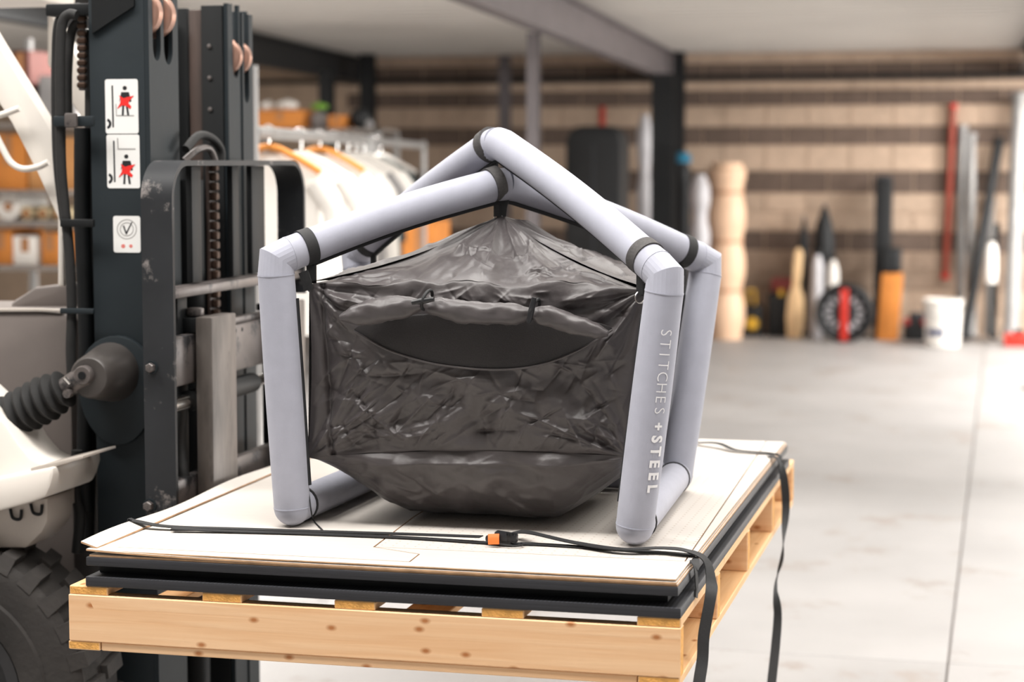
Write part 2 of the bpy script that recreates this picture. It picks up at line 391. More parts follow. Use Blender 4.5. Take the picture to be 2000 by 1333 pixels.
beam((-5.32, 8.8), (-6.38, 19.4), 2.46, 2.71, 0.06, M_steelk, 'trim_2')
beam((0.42, 8.8), (0.16, 19.4), 2.50, 2.71, 0.06, M_steelk, 'trim_3')
def column(px, Y, z1, wd, m, name):
    c = P(px, 400, Y=Y)
    prof = [(-wd, -wd), (wd, -wd), (wd, -wd * .7), (wd * .12, -wd * .7), (wd * .12, wd * .7), (wd, wd * .7), (wd, wd), (-wd, wd), (-wd, wd * .7), (-wd * .12, wd * .7), (-wd * .12, -wd * .7), (-wd, -wd * .7)]
    o = prism(name, [(c.x + a, c.y + b) for a, b in prof], 2, 0.0, z1, m); o['kind'] = 'structure'; return o
column(1042, 11.8, 2.44, 0.036, M_steelg, 'trim_4')
column(1296, 17.7, 2.44, 0.10, M_steelk, 'trim_5')
column(1325, 18.9, 2.70, 0.05, M_steelk, 'trim_6')
column(640, 16.4, 2.46, 0.055, M_steelk, 'trim_7')
column(720, 18.6, 2.70, 0.065, M_steelk, 'trim_8')
column(986, 19.2, 2.70, 0.05, M_steelg, 'trim_9')
tp = tube('trim_10', [(-9.5, WY - 0.05, 2.475), (0.9, WY - 0.05, 2.475)], 0.022, M_steelk); tp['kind'] = 'structure'

# ------------------------------------------------------------------ pallet
YF, YB = 3.69, 5.776
pal = thing('wooden_pallet', 'long pine pallet raised on the forks, carrying black and pale boards', 'pallet', (-1.21, 4.7, 0.672))
def board(name, lo, hi, m, parent):
    v = [Vector((x, y, z)) for x in (lo[0], hi[0]) for y in (lo[1], hi[1]) for z in (lo[2], hi[2])]
    v, f = bevel_geo(v, BF, 0.002, 1)
    o = link(name, v, f, m, parent, 35, [M_end])
    ax = 0 if hi[0] - lo[0] > hi[1] - lo[1] else 1
    for p in o.data.polygons:
        if abs(p.normal[ax]) > 0.9: p.material_index = 1
    return o
def pxX(x): return -1.843 + (x - 135) * (1.263 / 1195)
for a, b in ((135, 215), (410, 490), (675, 755), (960, 1040), (1250, 1330)):
    board('deck_board', (pxX(a), YF + 0.002, 0.787), (pxX(b), YB, 0.805), M_pineY, pal)
for i, ya in enumerate((YF, 4.195, 4.712, 5.237, 5.738)):
    s = board('stringer', (-1.845, ya, 0.690), (-0.580, ya + 0.038, 0.787), M_pineX, pal)
for a, b in ((-1.847, -1.777), (-0.662, -0.581)):
    board('bottom_board', (a, YF + 0.001, 0.672), (b, YB, 0.690), M_pineY, pal)
board('bottom_board', (-1.26, YF + 0.09, 0.672), (-1.16, YB, 0.690), M_pineY, pal)
board('lead_board', (-1.775, YF + 0.003, 0.672), (-0.664, YF + 0.075, 0.690), M_pineX, pal)

# ------------------------------------------------------------------ black panels and pale sheets
def dotted(name, c, dot, pitch, rad):
    """flat colour with a square grid of small round marks"""
    m = bpy.data.materials.new(name); m.use_nodes = True; nt = m.node_tree; N = nt.nodes; L = nt.links; b = N['Principled BSDF']
    b.inputs['Roughness'].default_value = 0.55; b.inputs['Specular IOR Level'].default_value = 0.3
    tc = N.new('ShaderNodeTexCoord'); vm = N.new('ShaderNodeVectorMath'); vm.operation = 'SCALE'; vm.inputs['Scale'].default_value = 1 / pitch
    L.new(tc.outputs['Object'], vm.inputs[0]); fr = N.new('ShaderNodeVectorMath'); fr.operation = 'FRACTION'; L.new(vm.outputs[0], fr.inputs[0])
    sb = N.new('ShaderNodeVectorMath'); sb.operation = 'SUBTRACT'; sb.inputs[1].default_value = (0.5, 0.5, 0.5); L.new(fr.outputs[0], sb.inputs[0])
    ml = N.new('ShaderNodeVectorMath'); ml.operation = 'MULTIPLY'; ml.inputs[1].default_value = (1, 1, 0); L.new(sb.outputs[0], ml.inputs[0])
    ln = N.new('ShaderNodeVectorMath'); ln.operation = 'LENGTH'; L.new(ml.outputs[0], ln.inputs[0])
    lt = N.new('ShaderNodeMath'); lt.operation = 'LESS_THAN'; lt.inputs[1].default_value = rad / pitch; L.new(ln.outputs['Value'], lt.inputs[0])
    mx = N.new('ShaderNodeMix'); mx.data_type = 'RGBA'; mx.inputs[6].default_value = lin(c); mx.inputs[7].default_value = lin(dot); L.new(lt.outputs[0], mx.inputs[0])
    L.new(mx.outputs[2], b.inputs['Base Color']); MATS[name] = m; return m
M_plyd = dotted('drilled_birch_plywood', (202, 196, 189), (168, 152, 138), 0.024, 0.0024)
M_grip = dotted('grip_film', (52, 53, 58), (18, 19, 22), 0.0085, 0.0028)
lp = box('film_faced_board', (-1.806, YF, 0.8055), (-0.580, 5.655, 0.8250), M_black, None, 0.0015)
tag(lp, 'lowest black film-faced board with pitted grip surface, lying directly on the pallet', 'board')
lp.data.materials.append(M_grip)
for p in lp.data.polygons:
    if p.normal.z > 0.9: p.material_index = 1
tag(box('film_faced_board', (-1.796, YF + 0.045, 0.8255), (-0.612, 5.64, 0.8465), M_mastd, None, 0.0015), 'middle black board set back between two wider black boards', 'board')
tag(box('film_faced_board', (-1.806, YF + 0.004, 0.8470), (-0.586, 5.652, 0.8650), M_black, None, 0.0015), 'upper black film-faced board right below the pale plywood sheets', 'board')

def offs(poly, d):
    """shrink a polygon (any winding) by d"""
    n = len(poly); A = sum(poly[i][0] * poly[(i + 1) % n][1] - poly[(i + 1) % n][0] * poly[i][1] for i in range(n))
    if A < 0: poly = poly[::-1]
    out = []
    for i in range(n):
        p0, p1, p2 = Vector(poly[i - 1]), Vector(poly[i]), Vector(poly[(i + 1) % n])
        d1 = (p1 - p0).normalized(); d2 = (p2 - p1).normalized(); n1 = Vector((-d1.y, d1.x)); n2 = Vector((-d2.y, d2.x))
        k = max(0.3, 1 + n1.dot(n2)); out.append(p1 + (n1 + n2) * (d / k))
    return out
def sheet(name, poly, z0, z1, m, parent=None):
    n = len(poly); v = [Vector((p[0], p[1], z0)) for p in poly] + [Vector((p[0], p[1], z1)) for p in poly]
    f = [list(range(n))[::-1], list(range(n, 2 * n))] + [(i, (i + 1) % n, n + (i + 1) % n, n + i) for i in range(n)]
    return link(name, v, f, m, parent, 0, [M_plye], [0, 0] + [1] * n)
def warped(name, x0, x1, y0, y1, z, th, lift, m, parent=None):
    """thin sheet whose left front corner and left edge lift"""
    nu, nv = 24, 40
    def top(u, v):
        X = x0 + (x1 - x0) * u; Y = y0 + (y1 - y0) * v
        return Vector((X, Y, z + lift(u, v)))
    v = [top(i / nu, j / nv) + Vector((0, 0, dz)) for dz in (0, th) for j in range(nv + 1) for i in range(nu + 1)]
    n = (nu + 1) * (nv + 1); f = []; fm = []
    for j in range(nv):
        for i in range(nu):
            a = j * (nu + 1) + i; q = (a, a + 1, a + nu + 2, a + nu + 1)
            f.append(q[::-1]); fm.append(0); f.append(tuple(k + n for k in q)); fm.append(0)
    rim = [i for i in range(nu + 1)] + [j * (nu + 1) + nu for j in range(1, nv + 1)] + [nv * (nu + 1) + i for i in range(nu - 1, -1, -1)] + [j * (nu + 1) for j in range(nv - 1, 0, -1)]
    for k in range(len(rim)):
        a, b = rim[k], rim[(k + 1) % len(rim)]; f.append((a, b, b + n, a + n)); fm.append(1)
    return link(name, v, f, m, parent, 30, [M_plye], fm)
tag(sheet('plywood_sheet', [(-1.800, YF + 0.008), (-0.588, YF + 0.008), (-0.588, 5.645), (-1.800, 5.645)], 0.8655, 0.8695, M_ply), 'bottom thin plywood sheet, its brown edge showing just above the black boards', 'plywood sheet')
tag(warped('plywood_sheet', -1.806, -0.590, YF + 0.006, 5.64, 0.8700, 0.0038, lambda u, v: 0.0075 * math.exp(-u * 9) * math.exp(-v * 5), M_ply), 'middle thin plywood sheet lifting slightly at its left front corner', 'plywood sheet')
ts = thing('plywood_sheet', 'top pale plywood sheet with routed cut lines, under the grey tube frame', 'plywood sheet', (-1.2, 4.65, 0.8745))
ZT = 0.879
def q2(x, y): p = P(x, y, Z=ZT); return (p.x, p.y)
warped('left_border', -1.824, -1.789, YF + 0.02, 5.62, 0.8790, 0.0038, lambda u, v: 0.010 * (1 - u) * (0.9 + 0.5 * math.sin(v * 17 + 0.4)) * math.exp(-v * 0.6), M_ply, ts)
kerf = [q2(800, 1098), q2(819, 1083), q2(730, 1069), q2(807, 1011), q2(905, 950), (-1.25, 4.9), (-1.25, 5.62)]
sheet('cut_piece', offs([(-1.786, YF + 0.05)] + kerf + [(-1.786, 5.62)], 0.0016), 0.8765, ZT, M_ply, ts)
mid = [q2(1200, 1090), q2(1338, 1097)]
sheet('cut_piece', offs([q2(731, 1069)] + mid + [(-0.642, 5.62), (-1.25, 5.62), (-1.25, 4.9), q2(905, 950), q2(807, 1011)], 0.0016), 0.8765, ZT, M_plyd, ts)
sheet('front_border', offs([(-1.80, YF + 0.008), (-0.590, YF + 0.008), (-0.590, q2(1338, 1097)[1]), q2(1338, 1097), q2(1200, 1090), q2(731, 1069), q2(819, 1083), q2(800, 1098), (-1.786, YF + 0.05), (-1.80, YF + 0.05)], 0.0016), 0.8765, ZT, M_ply, ts)
sheet('right_border', offs([q2(1338, 1097), (-0.590, q2(1338, 1097)[1]), (-0.590, 5.62), (-0.642, 5.62)], 0.0016), 0.8765, ZT, M_ply, ts)

# ------------------------------------------------------------------ inflated tube tent
tent = thing('tube_frame_tent', 'house-shaped tent of grey inflated tubes holding a crumpled charcoal fabric pod', 'tent', (-1.1, 4.4, ZT))
RP, RR = 0.0395, 0.0370
ZB = ZT + RP + 0.001
BASE = {'FL': Vector((-1.490, 4.050, ZB)), 'FR': Vector((-0.728, 4.015, ZB)), 'RR': Vector((-0.752, 4.700, ZB)), 'RL': Vector((-1.460, 4.740, ZB))}
TOP = {'FL': Vector((-1.512, 4.020, 1.462)), 'FR': Vector((-0.662, 3.990, 1.440)), 'RR': Vector((-0.700, 4.820, 1.428)), 'RL': Vector((-1.590, 4.800, 1.438))}
APEX = {'A': Vector((-1.100, 4.400, 1.624)), 'B': Vector((-1.118, 4.400, 1.716))}
def dome(base, d, r, seg=24):
    """rings that close a tube end with a half sphere; d points out of the tube"""
    pass
for k in ('FL', 'FR', 'RR', 'RL'):
    ap = APEX['A' if k in ('FL', 'RR') else 'B']; b, t = BASE[k], TOP[k]
    up = (t - b).normalized(); rd = (ap - t).normalized()
    s1 = t - up * 0.034; s2 = t + rd * 0.034; mid_ = (t + (s1 + s2) * 0.5) * 0.5 + (t - (s1 + s2) * 0.5) * 0.25
    crest = ap - rd * 0.028
    pts = [b]
    nseg = 10
    for i in range(1, nseg): pts.append(b + (s1 - b) * (i / nseg))
    n_post = len(pts) + 1
    pts += [s1, mid_, s2]
    for i in range(1, 12):
        q = s2 + (crest - s2) * (i / 12); q = q + Vector((0, 0, 0.010 * math.sin(PI * i / 12))); pts.append(q)
    pts.append(crest); pts.append(ap + Vector((0, 0, -0.006)))
    rad = []
    for i in range(len(pts)):
        if i < n_post - 1: rad.append(RP + 0.0015 * math.sin(PI * i / (n_post - 1)))
        elif i <= n_post + 1: rad.append(RP if i == n_post - 1 else RR + 0.001)
        else: rad.append(RR)
    rings = tube_rings(pts, rad, 28)
    # rounded foot
    d = (pts[1] - pts[0]).normalized(); foot = []
    for a in range(8, 0, -1):
        an = a / 8 * PI / 2 * 0.97
        foot.append([b + (p - b) * math.cos(an) - d * (RP * 0.98 * math.sin(an)) for p in rings[0]])
    rings_mesh('post', foot + rings[:n_post], M_tube, tent).name
    rings_mesh('elbow', rings[n_post - 1:n_post + 2], M_tube, tent, smooth=12)
    rings_mesh('roof_tube', rings[n_post + 1:], M_tube, tent, smooth=60)
    # raised seams round the elbow and at the foot
    for c, dd, r in ((s1, up, RP), (s2, rd, RR + 0.001), (b + up * 0.002, up, RP)):
        s = tube_rings([c - dd * 0.0012, c + dd * 0.0012], r + 0.0009, 28); rings_mesh('seam', s, M_tube, tent)
    # black piping on the inner side
    inn = (Vector((-1.1, 4.4, 0)) - Vector((b.x, b.y, 0))).normalized()
    side = Vector((1, 0, 0)) if k[1] == 'L' else Vector((-1, 0, 0))
    tube('piping', [q + (side * 0.9 + inn * 0.35).normalized() * (RP + 0.001) for q in pts[1:n_post - 1]], 0.0055, M_pipe, tent, 8)
    dn = Vector((0, 0, -1)); dn = (dn - rd * dn.dot(rd)).normalized()
    tube('piping', [q + dn * (RR + 0.002) for q in pts[n_post + 2:]], 0.0060, M_pipe, tent, 8)
    # webbing band near the elbow and at the apex, with hanging loop and ring
    for c, on_apex in ((s2 + rd * 0.042, False),) + (((ap - rd * 0.030, True),) if k in ('FL', 'RL') else ()):
        c = c + Vector((0, 0, 0.003)); wd = 0.013
        o = rings_mesh('strap_band', tube_rings([c - rd * wd, c + rd * wd], RR + 0.0028, 28), M_webg if k == 'FR' or on_apex else M_web, tent)
        e = c + dn * (RR + 0.002)
        tgt = e + Vector((0, 0, -0.042)) if not on_apex else e + Vector((0, 0, -0.036))
        loop = ribbon('strap_loop', [(e + Vector((0, 0, 0.012)), rd), ((e + tgt) / 2, rd), (tgt, rd)], 0.022, M_web, tent, 0.004, 4)
        rg = [tgt + Vector((math.cos(a) * 0.010, math.sin(a) * 0.004, -0.006 + math.sin(a) * 0.012)) for a in [2 * PI * i / 14 for i in range(15)]]
        tube('ring', rg, 0.0018, M_chrome, tent, 6)
for a, b in (('FL', 'RL'), ('FR', 'RR'), ('RL', 'RR')):
    p, q = BASE[a], BASE[b]; d = (q - p).normalized()
    tube('ground_tube', [p + d * 0.012, p + d * 0.2, q - d * 0.2, q - d * 0.012], RR, M_tube, tent, 24)
    for c in (p + d * 0.052, q - d * 0.052):
        rings_mesh('strap_band', tube_rings([c - d * 0.004, c + d * 0.004], RR + 0.0025, 24), M_web, tent)
    tube('piping', [p + d * 0.06 + Vector((0, 0, -RR - .0005)), q - d * 0.06 + Vector((0, 0, -RR - .0005))], 0.002, M_pipe, tent, 6)
# drawstring tail at the left foot
tube('cord', smooth_path([P(600, 935, Y=4.06), P(603, 960, Y=4.06), P(608, 1000, Y=4.045), P(613, 1018, Z=ZT + 0.004), P(630, 1036, Z=ZT + 0.003)]), 0.0016, M_pipe, tent, 6)

# lettering down the right front post
post_b, post_t = BASE['FR'], TOP['FR']; pup = (post_t - post_b).normalized()
def letter(ch, s_px, size, off, weight):
    cu = bpy.data.curves.new('letter', 'FONT'); cu.body = ch; cu.size = size; cu.align_x = 'CENTER'; cu.offset = weight; cu.resolution_u = 3
    tmp = bpy.data.objects.new('letter_source', cu); col.objects.link(tmp)
    dg = bpy.context.evaluated_depsgraph_get(); me = bpy.data.meshes.new_from_object(tmp.evaluated_get(dg))
    bpy.data.objects.remove(tmp, do_unlink=True)
    bm = bmesh.new(); bm.from_mesh(me); bmesh.ops.triangulate(bm, faces=bm.faces)
    bmesh.ops.subdivide_edges(bm, edges=[e for e in bm.edges if e.calc_length() > size * 0.18], cuts=2, use_grid_fill=False)
    bm.verts.index_update()
    ys = [v.co.y for v in bm.verts]; yc = (min(ys) + max(ys)) / 2 if ch == '+' else size * 0.345
    z = P(1300, s_px, Y=4.0).z
    t = (z - post_b.z) / (post_t.z - post_b.z); V = []
    fr = (632 - s_px) / (632 - 958)
    phi0 = math.radians(20 + 20 * fr)
    for v in bm.verts:
        tt = t - v.co.x / (post_t - post_b).length
        c = post_b + (post_t - post_b) * tt
        tow = Vector((EYE.x - c.x, EYE.y - c.y, 0)); tow = (tow - pup * tow.dot(pup)).normalized(); rt = pup.cross(tow) * 1.0
        ph = phi0 + (v.co.y - yc) / RP
        V.append(c + (tow * math.cos(ph) + rt * math.sin(ph)) * (RP + 0.0024))
    Fc = [[v.index for v in f.verts] for f in bm.faces]; bm.free(); bpy.data.meshes.remove(me)
    link('letter', V, Fc, M_print, tent, 60)
yy = 643
for ch in 'STITCHES':
    letter(ch, yy + (0 if ch != 'I' else -2), 0.0325, 0, -0.0004); yy += 22.2 if ch not in 'I' else 19
letter('+', 826, 0.030, 0, 0.0010)
yy = 851
for ch in 'STEEL':
    letter(ch, yy, 0.0325, 0, 0.0013); yy += 24.3

# --- fabric pod
RND = random.Random(11)
CR = []
for i in range(36):
    a = RND.uniform(0, PI); k = RND.choice((8, 12, 17, 24, 34, 44)); CR.append((Vector((math.cos(a), RND.uniform(-.5, .5), math.sin(a))), k, RND.uniform(0, 2), Vector((RND.uniform(-50, 50), RND.uniform(-50, 50), RND.uniform(-50, 50)))))
def crumple(p, sd=0.0, fine=1.0):
    """sharp angular creases: folded ridges in many directions, each present only in patches"""
    q = p + Vector((sd, sd * 1.7, sd * 0.3)); h = 0.0
    for n, k, ph, o in CR:
        mk = noise.noise(q * 5.0 + o) - 0.02
        if mk <= 0: continue
        t = (q.dot(n) * k + ph + 0.55 * noise.noise(q * 6.0 + o * 2)) % 2.0
        h += (abs(t - 1) - 0.5) * min(1, mk * 4.5) * (0.19 if k < 20 else 0.20 * fine) / k
    return h + 0.010 * noise.noise(q * 4.5)
def folds(p, c, k, R, amp, ph=0.0):
    """pull folds radiating from an anchor c"""
    d = Vector((p.x - c.x, 0, p.z - c.z)); r = d.length
    a = math.atan2(d.z, d.x)
    return amp * math.sin(k * a + ph + 0.8 * math.sin(r * 30)) * math.exp(-((r - 0.05) / R) ** 2) * min(1, r / 0.03)
YP = 4.055
TLc, TRc = P(604, 556, Y=YP), P(1262, 568, Y=YP)
BLc, BRc = P(602, 893, Y=YP + 0.02), P(1226, 892, Y=YP + 0.02)
TIP = Vector((-1.108, 4.395, 1.549))
TRL, TRR = Vector((-1.535, 4.745, 1.395)), Vector((-0.745, 4.760, 1.395))
BRL, BRR = Vector((-1.43, 4.70, 0.99)), Vector((-0.78, 4.70, 0.99))
def edge_wave(u):
    k = math.sin(PI * u) ** 0.5
    return Vector((0, -0.010 * noise.noise(Vector((u * 9, 3.1, 0))) * k, (0.016 * noise.noise(Vector((u * 7, 0.3, 0))) + 0.006 * noise.noise(Vector((u * 22, 5.3, 0)))) * k))
def front_base(u, v):                        # v 0 bottom .. 1 top
    b = BLc.lerp(BRc, u); t = TLc.lerp(TRc, u)
    b = b + Vector((0, 0, 0.012 * math.sin(PI * u))); t = t + Vector((0, 0, 0.012 * math.sin(PI * u))) + edge_wave(u)
    p = b.lerp(t, v)
    ew = math.sin(PI * v) * 0.006
    p.x += ew * (1 - 2 * u); p.y -= 0.020 * math.sin(PI * u) * math.sin(PI * v) ** 0.5
    return p
def front_fn(u, v):
    p = front_base(u, v); e = min(1, 10 * min(u, 1 - u)) * (0.35 + 0.65 * min(1, 9 * min(v, 1 - v)))
    net = 1 - 0.85 * max(0, min(1, 3 * (1 - ((u - 0.51) / 0.44) ** 2 - ((v - 0.80) / 0.36) ** 2))) * max(0, min(1, (0.92 - v) * 14))
    h = crumple(p) * 0.36 * e * net
    for c, k, ph in ((TLc, 15, 0.3), (TRc, 14, 1.1), (BLc, 13, 2.0), (BRc, 13, 0.6)): h += folds(p, c, k, 0.16, 0.0050, ph) * min(1, e * 2)
    # the left gusset seam
    h -= 0.010 * math.exp(-((p.x - (TLc.x + 0.042 - 0.012 * v)) / 0.006) ** 2)
    p.y -= h; return p
RG = random.Random(5)
def edge_env(u, v): return min(1, 14 * min(u, 1 - u)) * min(1, 12 * min(v, 1 - v))
def net_env(u, v): return edge_env(u, v) * (1 - 0.95 * max(0, min(1, 3 * (1 - ((u - 0.51) / 0.44) ** 2 - ((v - 0.80) / 0.36) ** 2))) * max(0, min(1, (0.92 - v) * 14)))
fx0, fx1, fz0, fz1 = TLc.x, TRc.x, BLc.z, TLc.z
front_cr = make_creases(RG, 300, fx0, fx1, fz0, fz1, ((38, 16), (-38, 16), (4, 14), (60, 12)), rays=((fx0, fz1, -85, -4, 12, 0.24), (fx1, fz1, 184, 265, 12, 0.24), (fx0, fz0, 15, 70, 9, 0.44), (fx1, fz0, 110, 165, 8, 0.36)))
grid('front_panel', front_fn, 330, 190, M_tent, tent, crease=(front_cr, lambda u, v, p: (p.x, p.z), Vector((0, -1, 0)), net_env))
def roof_face(a, b, sd, nu=140, nv=90, sgn=1):
    nrm = ((b - a).cross(TIP - a)).normalized()
    if nrm.z < 0: nrm = -nrm
    def fn(u, v):
        e0 = a.lerp(b, u)
        if sd == 2.3: e0 = e0 + edge_wave(u) + Vector((0, 0, 0.012 * math.sin(PI * u) - 0.006))
        p = e0.lerp(TIP, v)
        edge = min(u, 1 - u) * 2
        p = p + Vector((0, 0, -0.020 * math.sin(PI * v) * (1 - 0.4 * edge)))           # sag of the tensioned faces
        e = min(1, 6 * min(u, 1 - u) * (1 - v) + 0.12) * min(1, 8 * v + 0.2)
        h = crumple(p, sd, 0.6) * (0.40 if sd == 2.3 else 0.15) * e
        h += 0.008 * math.sin(u * 15 + 2.0 * math.sin(v * 4) + sd) * math.exp(-((v - 0.72) / 0.3) ** 2) * (1 - v)
        h += 0.006 * math.sin((u - 0.5) * 22 + sd) * math.exp(-((v - 0.25) / 0.3) ** 2) * e
        return p + nrm * h
    wd = (b - a).length; hh = (TIP - (a + b) / 2).length
    segs = make_creases(RG, 46, 0, wd, 0, hh * 0.8, ((70, 18), (110, 18), (10, 15), (170, 15)), 0.05, 0.24, rays=((wd / 2, hh, 225, 315, 8, 0.30), (0, 0, 4, 34, 5, 0.3), (wd, 0, 146, 176, 5, 0.3)))
    return grid('roof_panel', fn, nu, nv, M_tent, tent, crease=(segs, lambda u, v, p: (wd / 2 + (u - 0.5) * wd * (1 - v), hh * v), nrm, lambda u, v: min(1, 14 * min(u, 1 - u)) * min(1, 12 * v) * min(1, 8 * (1 - v))))
roof_face(TLc + Vector((0, 0, .006)), TRc + Vector((0, 0, .006)), 2.3, 240, 120)
roof_face(TRc + Vector((0, 0, .006)), TRR, 5.1)
roof_face(TRL, TLc + Vector((0, 0, .006)), 7.7, 90, 60)
roof_face(TRR, TRL, 9.4, 60, 40)
def side_panel(a0, a1, b0, b1, sd):
    nrm = ((b0 - a0).cross(a1 - a0)).normalized()
    def fn(u, v):
        p = a0.lerp(b0, u).lerp(a1.lerp(b1, u), v); e = min(1, 8 * min(u, 1 - u)) * min(1, 8 * min(v, 1 - v))
        return p + nrm * crumple(p, sd) * e * 0.25
    return grid('side_panel', fn, 80, 60, M_tent, tent)
side_panel(BLc, TLc, BRL, TRL, 3.0); side_panel(BRc, TRc, BRR, TRR, 4.0); side_panel(BRL, TRL, BRR, TRR, 6.0)
def belly_fn(u, v):                          # v 0 front hem .. 1 back hem, hanging onto the sheet
    s = math.sin(PI * u)
    hem = BLc.lerp(BRc, u) + Vector((0, 0, 0.012 * s)); back = BRL.lerp(BRR, u)
    prof = [(0.0, 0.0), (0.06, 0.20), (0.13, 0.55), (0.2, 0.86), (0.28, 1.0), (0.75, 1.0), (0.9, 0.55), (1.0, 0.0)]
    for (a, x), (b, y) in zip(prof, prof[1:]):
        if a <= v <= b: dep = x + (y - x) * (v - a) / (b - a)
    dep *= min(1.0, (s * 1.6)) ** 0.6
    p = hem.lerp(back, min(1, max(0, (v - 0.05) * 1.06)))
    zlow = ZT + 0.012
    p.z = p.z + (zlow - p.z) * dep
    p.x += (0.5 - u) * 0.10 * dep
    if v < 0.2: p.y -= 0.018 * s * math.sin(PI * v / 0.2)
    e = min(1, 12 * u, 12 * (1 - u)) * min(1, 14 * v + 0.2)
    h = crumple(p, 8.2) * e * 0.5 + 0.006 * math.sin(u * 9 + p.z * 60) * e * (1 - dep)
    if v < 0.3: p.y -= h
    p.z = max(ZT + 0.004, p.z)
    return p
tub_cr = make_creases(RG, 110, 0, 0.68, 0, 0.75, ((0, 16), (25, 14), (-25, 14)), 0.06, 0.26)
grid('floor_tub', belly_fn, 260, 200, M_tent, tent, crease=(tub_cr, lambda u, v, p: (u * 0.68, v * 0.75), Vector((0, -1, 0)), lambda u, v: edge_env(u, v) if v < 0.32 else 0.0))
# half-moon netting window under the rolled door, with its stitched hem
arc = [P(x, y, Y=YP - 0.022) for x, y in ((690, 648), (760, 685), (840, 709), (920, 720), (990, 722), (1060, 712), (1130, 685), (1195, 645))]
arc = smooth_path(arc, 8)
def net_fn(u, v):
    k = u * (len(arc) - 1); i = min(int(k), len(arc) - 2); q = arc[i].lerp(arc[i + 1], k - i)
    top = P(690 + 505 * u, 644 - 36 * math.sin(PI * u) ** 0.6, Y=YP - 0.022); p = q.lerp(top, v)
    uu = (p.x - TLc.x) / (TRc.x - TLc.x); vv = (p.z - BLc.z) / (TLc.z - BLc.z)
    p.y = front_base(max(0, min(1, uu)), max(0, min(1, vv))).y - 0.0125 - 0.003 * noise.noise(p * 14)
    return p
grid('window_netting', net_fn, 80, 24, M_tentd, tent, 0.0015)
hem = [net_fn(i / 60, 0.0) + Vector((0, -0.002, 0)) for i in range(61)]
tube('window_hem', hem, 0.0024, M_tent, tent, 8)
# rolled-up door flap tied by two toggles
def roll(px, r, sd):
    pts = smooth_path([P(x, y, Y=YP - 0.045) for x, y in px], 14)
    n = len(pts); rs = smooth_path([Vector((a, b, 0)) for a, b in r], 14)
    rings = tube_rings(pts, [q.x for q in rs], 26)
    for i, ring in enumerate(rings):
        c = pts[i]; sq = rs[i].y
        for j, p in enumerate(ring):
            d = p - c; d.z *= 1.0; d.y *= sq
            ring[j] = c + d * (1 + 0.22 * noise.noise(Vector((p.x * 26, p.z * 60, sd))) + 0.10 * noise.noise(Vector((p.x * 70, j * 0.5, sd))))
    return rings_mesh('rolled_flap', rings, M_tent, tent, smooth=180)
roll([(664, 622), (700, 614), (760, 604), (806, 598), (828, 594)], [(0.006, 1), (0.023, .7), (0.026, .8), (0.018, .9), (0.008, 1)], 1)
roll([(828, 594), (850, 600), (900, 609), (960, 613), (1010, 614), (1038, 610)], [(0.008, 1), (0.020, .9), (0.024, .9), (0.024, .9), (0.021, .9), (0.009, 1)], 5)
roll([(1038, 610), (1062, 616), (1110, 632), (1160, 646), (1188, 652)], [(0.009, 1), (0.021, .8), (0.021, .8), (0.017, .9), (0.006, 1)], 9)
for x, y, dx, dz in ((826, 588, 0.024, 0.004), (1038, 606, 0.006, 0.026)):
    c = P(x, y, Y=YP - 0.072)
    tube('toggle', [c - Vector((dx, 0, dz)), c - Vector((dx, 0, dz)) * 0.3, c + Vector((dx, 0, dz)) * 0.3, c + Vector((dx, 0, dz))], [0.0045, 0.0065, 0.0065, 0.0045], M_plk, tent, 10)
    lp_ = [c + Vector((math.cos(a) * 0.006, 0.030 + math.cos(a * 1.0) * 0.0 + math.sin(a) * 0.034, math.cos(a) * 0.020)) for a in [2 * PI * i / 20 for i in range(21)]]
    tube('toggle_loop', lp_, 0.0035, M_web, tent, 8)
# hanger clips at the tent's corners and tip
for c, t in ((TIP, Vector((0.008, 0, 0.036))), (TLc, Vector((-0.010, -0.01, 0.028))), (TRc, Vector((0.012, 0.0, 0.02)))):
    ribbon('clip_tab', [(c + Vector((0, -0.004, -0.012)), Vector((1, 0.2, 0))), (c + t * 0.5 + Vector((0, -0.004, 0)), Vector((1, 0.2, 0))), (c + t, Vector((1, 0.2, 0)))], 0.021, M_web, tent, 0.004, 4)

# ------------------------------------------------------------------ cargo straps
cs = thing('cargo_strap', 'black cargo strap with cam buckle and orange tag across the front of the sheets', 'strap', (-1.1, 3.98, ZT))
ZS = ZT + 0.003
LAT = Vector((0.05, 1, 0))
ribbon('webbing', [(Vector((-1.8285, 3.952, 0.862)), LAT), (Vector((-1.8275, 3.952, 0.8935)), LAT), (Vector((-1.815, 3.952, 0.8935)), LAT), (P(330, 1029, Z=0.887), LAT), (P(480, 1034, Z=ZS), LAT), (P(640, 1039, Z=ZS), LAT), (P(800, 1044, Z=ZS + 0.004), LAT), (P(940, 1049, Z=ZS + 0.010), LAT)], 0.022, M_web, cs)
ribbon('webbing', [(P(335, 1033, Z=0.887), LAT), (P(440, 1038, Z=ZS + 0.001), LAT), (P(600, 1043, Z=ZS), LAT), (P(800, 1051, Z=ZS), LAT), (P(960, 1061, Z=ZS), LAT), (P(1060, 1064, Z=ZS), LAT), (P(1200, 1073, Z=ZS), LAT), (P(1335, 1083, Z=ZS), LAT), (P(1353, 1087, Z=ZS - 0.004) , LAT), (P(1358, 1110, X=-0.5765), LAT), (P(1361, 1145, X=-0.5765), LAT), (P(1360, 1168, X=-0.5765), LAT)], 0.020, M_web, cs)
TW = Vector((0.35, 1, 0))
e1 = P(1352, 1078, Z=ZS + 0.008)
